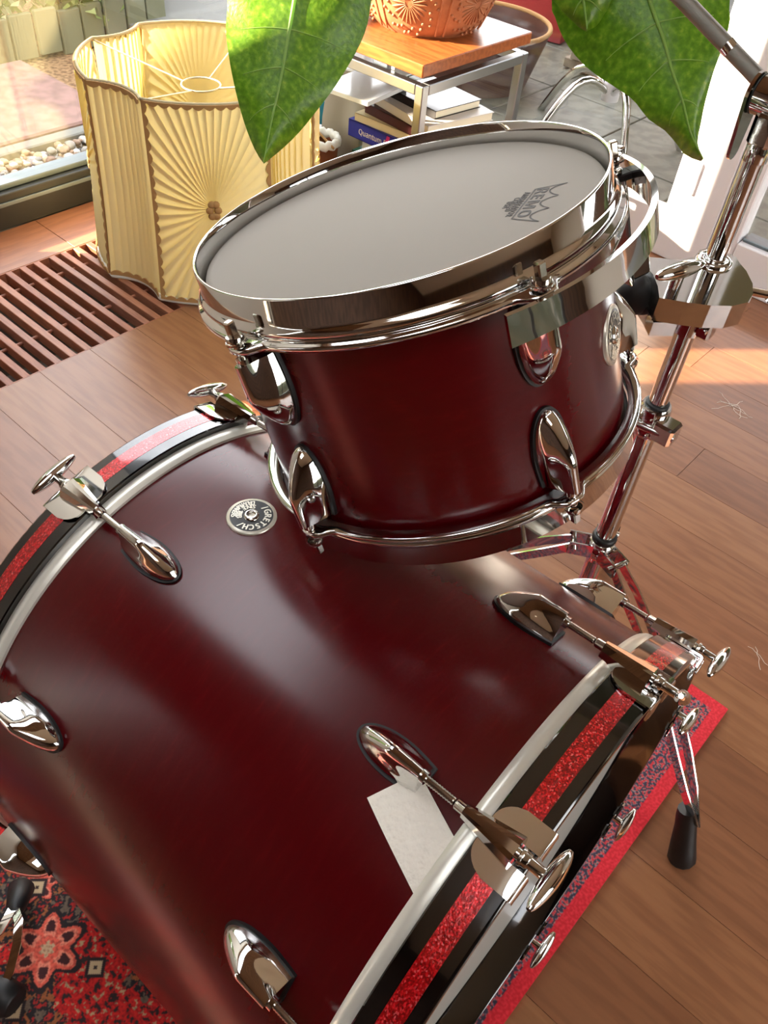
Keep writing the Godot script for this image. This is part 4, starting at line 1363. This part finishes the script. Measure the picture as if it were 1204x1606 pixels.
	for k in 5:
		var a := TAU * k / 5
		var l := MB.new()
		var path := []
		for s in 11:
			var t := s / 10.0
			path.append(Vector3(cos(a), 0, sin(a)) * (0.02 + 0.27 * t) + Vector3(0, 0.15 + 0.06 * sin(PI * t * 1.15) - 0.14 * t * t, 0))
		l.tube(path, 0.013, 10)
		part("leg", l, M.chrome, ch)
	var se2 := MB.new()
	se2.lathe([[Vector2(0, 0.60), Vector2(0.2, 0.59), Vector2(0.23, 0.57), Vector2(0.22, 0.55), Vector2(0, 0.55)]], 28)
	part("seat", se2, M.rubber, ch)
	# basket, crate, papers behind the glass
	var rb := thing("round_basket", "dark round basket with a cream rim behind the side table", "basket", place(-2.02, 0, -2.86))
	var bk := MB.new()
	bk.lathe([[Vector2(0, 0.01), Vector2(0.2, 0.01)], [Vector2(0.2, 0.0), Vector2(0.25, 0.16), Vector2(0.26, 0.20)], [Vector2(0.25, 0.2), Vector2(0.2, 0.02)]], 36)
	part("bowl", bk, mat(Color(0.26, 0.12, 0.07), 0.5), rb)
	var rim := MB.new()
	var ring := []
	for i in 41: ring.append(Vector3(cos(TAU * i / 40) * 0.257, 0.203, sin(TAU * i / 40) * 0.257))
	rim.tube(ring, 0.009, 8)
	part("rim", rim, M.braid, rb)
	var rc := thing("carton", "red carton standing behind the glass above the table corner", "carton", place(-2.25, 0, -3.62, 0.2))
	var cb := MB.new()
	cb.box(Vector3(0, 0.24, 0), Vector3(0.34, 0.48, 0.28), 0.003)
	part("body", cb, mat(Color(0.55, 0.07, 0.08), 0.6), rc)
	var cf := MB.new()
	cf.box(Vector3(0.03, 0.30, 0.1415), Vector3(0.16, 0.10, 0.003))
	part("printed_panel", cf, mat(Color(0.70, 0.38, 0.30), 0.6), rc)
	for k in 3:
		var np := MB.new()
		np.box(Vector3(0, 0.02, 0), Vector3(0.34, 0.036, 0.26), 0.003)
		one("newspaper_bundle", np, mat(Color(0.55, 0.50, 0.44).lightened(0.08 * k), 0.8), ["newspaper bundle lying on the terrace floor, lowest of three", "newspaper bundle in the middle of the stack on the terrace", "newspaper bundle on top of the stack on the terrace"][k], "newspapers", place(-1.72 + 0.02 * k, 0.0 + 0.04 * k, -3.42, 0.1 * k), "newspaper bundles behind the glass")

# ---------------------------------------------------------------- room
const X_WALL := -2.06
const Z_WALL := -2.19
const CEIL := 2.5
func wall_box(called: String, lo: Vector3, hi: Vector3, m: Material) -> void:
	var b := MB.new()
	b.box((lo + hi) / 2, hi - lo)
	structure(called, b, m)

func room() -> void:
	# boards
	var fl := struct_node("floor")
	var rng := RandomNumberGenerator.new(); rng.seed = 5
	var sub := MB.new()
	sub.box(Vector3(0.5625, -0.18, 0.205), Vector3(4.075, 0.31, 4.79))
	sub.box(Vector3(-1.967, -0.18, 0.205), Vector3(0.186, 0.31, 4.79))
	sub.box(Vector3(-1.674, -0.31, 0.205), Vector3(0.42, 0.06, 4.79))
	sub.box(Vector3(-1.674, -0.18, -2.22), Vector3(0.42, 0.31, 0.06))
	sub.box(Vector3(-1.674, -0.18, 1.38), Vector3(0.42, 0.31, 2.44))
	part("underfloor", sub, M.underfloor, fl)
	var widths := {}
	for row in 39:
		var z0 := -2.139 + 0.125 * row - 0.125
		var x := -1.474
		var first := true
		var cut := -0.33 if row == 6 else -99.0
		while x < 2.6:
			var l: float = rng.randf_range(0.35, 1.1) if first else rng.randf_range(0.7, 1.4)
			if first and cut > -10: l = cut - x
			first = false
			var x1 := minf(x + l, 2.6)
			if x1 - x > 0.05:
				var key := snappedf(x1 - x, 0.05)
				if not widths.has(key):
					var b := MB.new()
					b.box(Vector3(0, -0.0125, 0), Vector3(1, 0.025, 0.1246), 0.0004)
					widths[key] = b.mesh()
				part("plank", widths[key], M.boards[rng.randi() % 6], fl, Transform3D(Basis.IDENTITY.scaled(Vector3(x1 - x - 0.0008, 1, 1)), Vector3((x + x1) / 2, 0, z0 + 0.0625)))
			x = x1
	for k in 4:
		var b := MB.new()
		b.box(Vector3(-1.967, -0.0125, -1.59 + 1.2 * k), Vector3(0.184, 0.025, 1.199), 0.0008)
		part("plank", b, M.boards_edge, fl)
	# heating grate let into the floor
	var gt := thing("floor_grate", "wooden slatted heating grate set into the floor along the window", "grate", place(-1.675, 0, 0))
	var sl := MB.new()
	sl.box(Vector3(0, -0.014, 0), Vector3(0.396, 0.028, 0.0172), 0.0012)
	var slm := sl.mesh()
	for k in 58:
		var z := -0.573 - 0.0381 * k + 0.0381 * 16
		if k == 25: z -= 0.006
		if z < -2.15: continue
		part("slat", slm, M.slats[(k * 7 + k / 3) % 4], gt, Transform3D(Basis.IDENTITY, Vector3(0, -0.001, z)))
	for x in [0.062, -0.137]:
		var r := MB.new()
		r.tube([Vector3(x, -0.018, 0.04), Vector3(x, -0.018, -2.15)], 0.0045, 8)
		part("dowel", r, M.slats[1], gt)
	for x in [-0.1985, 0.1985]:
		var e := MB.new()
		e.box(Vector3(x, -0.034, -1.05), Vector3(0.003, 0.066, 2.2))
		part("edging", e, M.slats[0], gt)
	# rug
	var rg := MB.new()
	var f := func(i: int, j: int): return Vector3(lerpf(-0.92, 0.0, i / 40.0), 0.0075 + 0.0004 * sin(i * 3.1) * cos(j * 2.3), lerpf(-0.945, 0.74, j / 70.0))
	rg.grid(f, 40, 70, 1.0, 1.0)
	rg.g += 1
	rg.box(Vector3(-0.46, 0.0035, -0.1025), Vector3(0.92, 0.007, 1.685), 0.0015)
	var k0 := 40 * 70 * 6
	for k in range(k0, rg.V.size()): rg.U[k] = Vector2((rg.V[k].x + 0.92) / 0.92, (rg.V[k].z + 0.945) / 1.685)
	one("rug", rg, M.rug, "red and navy patterned rug with a red border under the bass drum", "rug")
	# left wall: glazing, pier, small window, wall, window
	var xo := X_WALL - 0.14
	wall_box("wall_left", Vector3(xo, 0, -0.59), Vector3(X_WALL, CEIL, -0.15), M.wall)
	wall_box("wall_left", Vector3(xo, 0, -0.15), Vector3(X_WALL, 0.6, 0.21), M.wall)
	wall_box("wall_left", Vector3(xo, 0, 0.21), Vector3(X_WALL, CEIL, 2.20), M.wall)
	wall_box("wall_left", Vector3(xo, 0, 2.55), Vector3(X_WALL, CEIL, 2.6), M.wall)
	wall_box("wall_left", Vector3(xo, 2.25, -2.33), Vector3(X_WALL, CEIL, -0.59), M.wall)
	wall_box("wall_left", Vector3(xo, 2.25, -0.15), Vector3(X_WALL, CEIL, 0.21), M.wall)
	wall_box("wall_left", Vector3(xo, 2.25, 2.20), Vector3(X_WALL, CEIL, 2.55), M.wall)
	var w1 := struct_node("window_1")
	var fr := MB.new()
	fr.box(Vector3(X_WALL - 0.03, 0.045, -1.39), Vector3(0.06, 0.09, 1.60), 0.002)
	fr.box(Vector3(X_WALL - 0.045, 2.215, -1.39), Vector3(0.05, 0.07, 1.60), 0.002)
	fr.box(Vector3(X_WALL - 0.045, 1.13, -0.61), Vector3(0.05, 2.24, 0.04), 0.002)
	part("window_frame", fr, M.frame_dark, w1)
	var bd := MB.new()
	bd.box(Vector3(X_WALL - 0.048, 0.097, -1.39), Vector3(0.05, 0.014, 1.60), 0.002)
	part("glazing_bead", bd, M.frame_grey, w1)
	var ln := MB.new()
	ln.box(Vector3(X_WALL + 0.003, 0.066, -1.39), Vector3(0.006, 0.010, 1.60), 0.001)
	part("groove_strip", ln, M.frame_grey, w1)
	var g1 := MB.new()
	g1.box(Vector3(X_WALL - 0.05, 1.13, -1.40), Vector3(0.008, 2.1, 1.55))
	part("pane", g1, M.glass, w1)
	var sill := MB.new()
	sill.box(Vector3(-2.125, -0.10, -1.2), Vector3(0.05, 0.16, 3.0))
	structure("trim_2", sill, M.frame_grey)
	for w in [[-0.15, 0.21, 0.6], [2.20, 2.55, 0.0]]:
		var wn := struct_node("window_%d" % (2 if w[2] > 0 else 3))
		var b := MB.new()
		var zc: float = (w[0] + w[1]) / 2
		var wd: float = w[1] - w[0]
		for z in [w[0] + 0.02, w[1] - 0.02]: b.box(Vector3(X_WALL - 0.05, (w[2] + 2.25) / 2, z), Vector3(0.05, 2.25 - w[2], 0.04), 0.002)
		for y in [w[2] + 0.03, 2.22]: b.box(Vector3(X_WALL - 0.05, y, zc), Vector3(0.05, 0.06, wd), 0.002)
		part("window_frame", b, M.frame_dark, wn)
		var p := MB.new()
		p.box(Vector3(X_WALL - 0.05, (w[2] + 2.25) / 2, zc), Vector3(0.008, 2.14 - w[2], wd - 0.06))
		part("pane", p, M.glass, wn)
	# back wall: white frames and glass
	var zo := Z_WALL - 0.14
	wall_box("wall_back", Vector3(xo, 2.25, zo), Vector3(2.6, CEIL, Z_WALL), M.wall)
	wall_box("wall_back", Vector3(1.0, 0, zo), Vector3(2.6, 2.25, Z_WALL), M.wall)
	var d1 := struct_node("door_1")
	var st := MB.new()
	st.box(Vector3(-0.7755, 1.125, Z_WALL - 0.03), Vector3(0.147, 2.25, 0.06), 0.003)
	part("stile", st, M.white_paint, d1)
	var st2 := MB.new()
	st2.box(Vector3(-0.664, 1.125, Z_WALL - 0.035), Vector3(0.070, 2.25, 0.06), 0.003)
	part("jamb", st2, M.white_paint, d1)
	var br := MB.new()
	br.box(Vector3(-1.45, 0.06, Z_WALL - 0.035), Vector3(1.20, 0.12, 0.05), 0.003)
	br.box(Vector3(-1.45, 2.2, Z_WALL - 0.035), Vector3(1.20, 0.10, 0.05), 0.003)
	br.box(Vector3(-2.03, 1.125, Z_WALL - 0.035), Vector3(0.06, 2.25, 0.05), 0.003)
	part("rail", br, M.white_paint, d1)
	var p1 := MB.new()
	p1.box(Vector3(-1.43, 1.13, Z_WALL - 0.035), Vector3(1.15, 2.06, 0.008))
	part("pane", p1, M.glass, d1)
	var la := MB.new()
	la.box(Vector3(-0.792, 0.235, Z_WALL + 0.004), Vector3(0.010, 0.085, 0.012), 0.002)
	part("latch", la, M.white_paint, d1)
	var w4 := struct_node("window_4")
	var r2 := MB.new()
	r2.box(Vector3(0.186, 0.060, Z_WALL - 0.035), Vector3(1.628, 0.120, 0.07), 0.003)
	r2.box(Vector3(0.186, 2.2, Z_WALL - 0.035), Vector3(1.628, 0.10, 0.07), 0.003)
	r2.box(Vector3(0.97, 1.13, Z_WALL - 0.035), Vector3(0.06, 2.1, 0.07), 0.003)
	part("window_frame", r2, M.white_paint, w4)
	var sl2 := MB.new()
	sl2.box(Vector3(0.186, 0.124, Z_WALL - 0.045), Vector3(1.62, 0.010, 0.05), 0.002)
	part("window_sill", sl2, M.frame_grey, w4)
	var p2 := MB.new()
	p2.box(Vector3(0.16, 1.13, Z_WALL - 0.045), Vector3(1.58, 2.06, 0.008))
	part("pane", p2, M.glass, w4)
	# the rest of the shell
	wall_box("wall_right", Vector3(2.6, 0, zo), Vector3(2.74, CEIL, -1.5), M.wall_brown)
	wall_box("wall_right", Vector3(2.6, 0, 0.1), Vector3(2.74, CEIL, 2.74), M.wall_brown)
	wall_box("wall_right", Vector3(2.6, 2.3, -1.5), Vector3(2.74, CEIL, 0.1), M.wall_brown)
	wall_box("wall_right", Vector3(2.6, 0, -1.5), Vector3(2.74, 0.15, 0.1), M.wall_brown)
	wall_box("wall_front", Vector3(xo, 0, 2.6), Vector3(2.74, CEIL, 2.74), M.wall_brown)
	var w5 := struct_node("window_5")
	var f5 := MB.new()
	for z in [-1.47, -0.70, 0.07]: f5.box(Vector3(2.66, 1.225, z), Vector3(0.06, 2.15, 0.07), 0.003)
	for y in [0.18, 2.27]: f5.box(Vector3(2.66, y, -0.7), Vector3(0.06, 0.06, 1.6), 0.003)
	part("window_frame", f5, M.frame_dark, w5)
	for k in 2:
		var p5 := MB.new()
		p5.box(Vector3(2.66, 1.225, -1.085 + 0.77 * k), Vector3(0.008, 2.04, 0.70))
		part("pane", p5, M.glass, w5)
	# ceiling with two roof windows
	var roof := [[-1.95, -1.20, -1.7, 0.5], [-0.30, 0.65, 0.25, 1.25]]
	# timber over the window side, plaster over the rest
	wall_box("ceiling", Vector3(xo, CEIL, zo), Vector3(-0.55, CEIL + 0.1, -1.7), M.ceiling)
	wall_box("ceiling", Vector3(xo, CEIL, 0.5), Vector3(-0.55, CEIL + 0.1, 2.74), M.ceiling)
	wall_box("ceiling", Vector3(xo, CEIL, -1.7), Vector3(-1.95, CEIL + 0.1, 0.5), M.ceiling)
	wall_box("ceiling", Vector3(-1.20, CEIL, -1.7), Vector3(-0.55, CEIL + 0.1, 0.5), M.ceiling)
	wall_box("ceiling", Vector3(-0.55, CEIL, zo), Vector3(2.74, CEIL + 0.1, 0.25), M.plaster)
	wall_box("ceiling", Vector3(-0.55, CEIL, 1.25), Vector3(2.74, CEIL + 0.1, 2.74), M.plaster)
	wall_box("ceiling", Vector3(-0.55, CEIL, 0.25), Vector3(-0.30, CEIL + 0.1, 1.25), M.plaster)
	wall_box("ceiling", Vector3(0.65, CEIL, 0.25), Vector3(2.74, CEIL + 0.1, 1.25), M.plaster)
	for k in 2:
		var q: Array = roof[k]
		var w7 := struct_node("window_%d" % (6 + k))
		var f7 := MB.new()
		for x in [q[0] + 0.02, q[1] - 0.02]: f7.box(Vector3(x, CEIL + 0.1, (q[2] + q[3]) / 2), Vector3(0.04, 0.12, q[3] - q[2]), 0.003)
		for z in [q[2] + 0.02, q[3] - 0.02]: f7.box(Vector3((q[0] + q[1]) / 2, CEIL + 0.1, z), Vector3(q[1] - q[0], 0.12, 0.04), 0.003)
		part("window_frame", f7, M.white_paint, w7)
		var p7 := MB.new()
		p7.box(Vector3((q[0] + q[1]) / 2, CEIL + 0.11, (q[2] + q[3]) / 2), Vector3(q[1] - q[0] - 0.06, 0.008, q[3] - q[2] - 0.06))
		part("pane", p7, M.glass, w7)

func lint() -> void:
	var rng := RandomNumberGenerator.new(); rng.seed = 9
	for c in [[Vector3(-0.355, 0.001, -1.70), 9, "tuft of white lint on the floorboards right of the stand"], [Vector3(-0.02, 0.001, -1.09), 2, "single white thread lying on the floor near the rug corner"]]:
		var mb := MB.new()
		for k in c[1]:
			var p := []
			var a := rng.randf() * TAU
			var q := Vector3(rng.randf_range(-0.012, 0.012), 0.001, rng.randf_range(-0.012, 0.012))
			for i in 7:
				p.append(q)
				a += rng.randf_range(-0.7, 0.7)
				q += Vector3(cos(a), rng.randf_range(-0.05, 0.08), sin(a)) * 0.008
			mb.tube(p, 0.00035, 4)
		one("lint", mb, M.felt, c[2], "lint", Transform3D(Basis.IDENTITY, c[0]))

func felt_strip() -> void:
	# strip of felt tucked under the front hoop of the bass drum; corners as (along the drum, degrees round it)
	var a := Vector3(0.99928869, 0.03112582, -0.02129082)
	var bu := (Vector3.UP - a * a.y).normalized()
	var fr := Transform3D(Basis(a, bu, a.cross(bu)), Vector3(-0.29384, 0.30679, -0.33518))
	var A := Vector2(0.1613, 17.54); var B := Vector2(0.1426, 25.03); var C := Vector2(0.2115, 31.0); var D := Vector2(0.2115, 21.7)
	var mb := MB.new()
	var P := func(i: int, j: int):
		var s := i / 16.0; var t := j / 6.0
		var q := A.lerp(B, t).lerp(D.lerp(C, t), s)
		var th := deg_to_rad(q.y)
		var lift := 0.0012 + 0.003 * sin(PI * s) * (1.0 - s)
		return fr * (Vector3(q.x, 0, 0) + Vector3(0, cos(th), sin(th)) * (R_BASS + lift))
	var N := func(i: int, j: int):
		var q := A.lerp(B, j / 6.0).lerp(D.lerp(C, j / 6.0), i / 16.0)
		var th := deg_to_rad(q.y)
		return fr.basis * (Vector3(0, cos(th), sin(th)) * 0.0018)
	mb.sheet(P, 16, 6, N)
	one("felt_strip", mb, M.felt, "white felt strip tucked under the front hoop of the bass drum", "felt")

func _ready() -> void:
	# camera
	var cam := Camera3D.new()
	cam.name = "camera"
	add_child(cam)
	cam.transform = Transform3D(Basis(Vector3(0.73607026, 0.07678828, -0.6725356), Vector3(-0.52468475, 0.69245466, -0.4951893), Vector3(0.42767568, 0.7173633, 0.54998492)).orthonormalized(), Vector3(0, 1.137, 0))
	cam.fov = 63.08
	cam.near = 0.02
	cam.far = 100
	cam.current = true
	# sky, sun, exposure
	var sky := ProceduralSkyMaterial.new()
	sky.sky_top_color = Color(0.86, 0.87, 0.89)
	sky.sky_horizon_color = Color(1.0, 0.965, 0.91)
	sky.ground_bottom_color = Color(0.30, 0.30, 0.24)
	sky.ground_horizon_color = Color(0.55, 0.58, 0.50)
	sky.sky_energy_multiplier = 2.4
	sky.sun_angle_max = 0.01
	var env := Environment.new()
	env.background_mode = Environment.BG_SKY
	env.sky = Sky.new()
	env.sky.sky_material = sky
	env.tonemap_mode = Environment.TONE_MAPPER_LINEAR
	env.tonemap_exposure = 1.52
	env.sdfgi_enabled = true
	env.ssao_enabled = true
	env.ssil_enabled = true
	var we := WorldEnvironment.new()
	we.name = "environment"
	we.environment = env
	add_child(we)
	var sun := DirectionalLight3D.new()
	sun.name = "sun"
	add_child(sun)
	var el := deg_to_rad(22.0)
	var dir := Vector3(0.67 * cos(el), -sin(el), -0.742 * cos(el)).normalized()
	sun.basis = Basis.looking_at(dir, Vector3.UP)
	sun.light_energy = 12.0
	sun.light_color = Color(1.0, 0.93, 0.82)
	sun.light_angular_distance = 0.6
	sun.shadow_enabled = true

	make_materials()
	M.knurl = mat(Color(0.55, 0.54, 0.51), 0.38, 1.0)
	M.knurl.normal_enabled = true
	M.knurl.normal_texture = bumpy(51, 0.12, 6.0)
	M.knurl.uv1_triplanar = true
	M.knurl.uv1_scale = Vector3(55, 55, 55)
	M.boards_edge = wood(Color(0.47, 0.29, 0.19), Color(0.57, 0.37, 0.25), 49, Vector3(7.5, 6, 0.9), 0.35)
	make_lug(); spindle(); make_bass_rod(); make_claw()
	room()
	bass_drum()
	tom_drum()
	cymbal_stand()
	tom_clamp()
	felt_strip()
	lampshade()
	side_table()
	clay_pot()
	plant()
	books()
	spine_patches()
	basket()
	folded_stand()
	lint()
	outside()
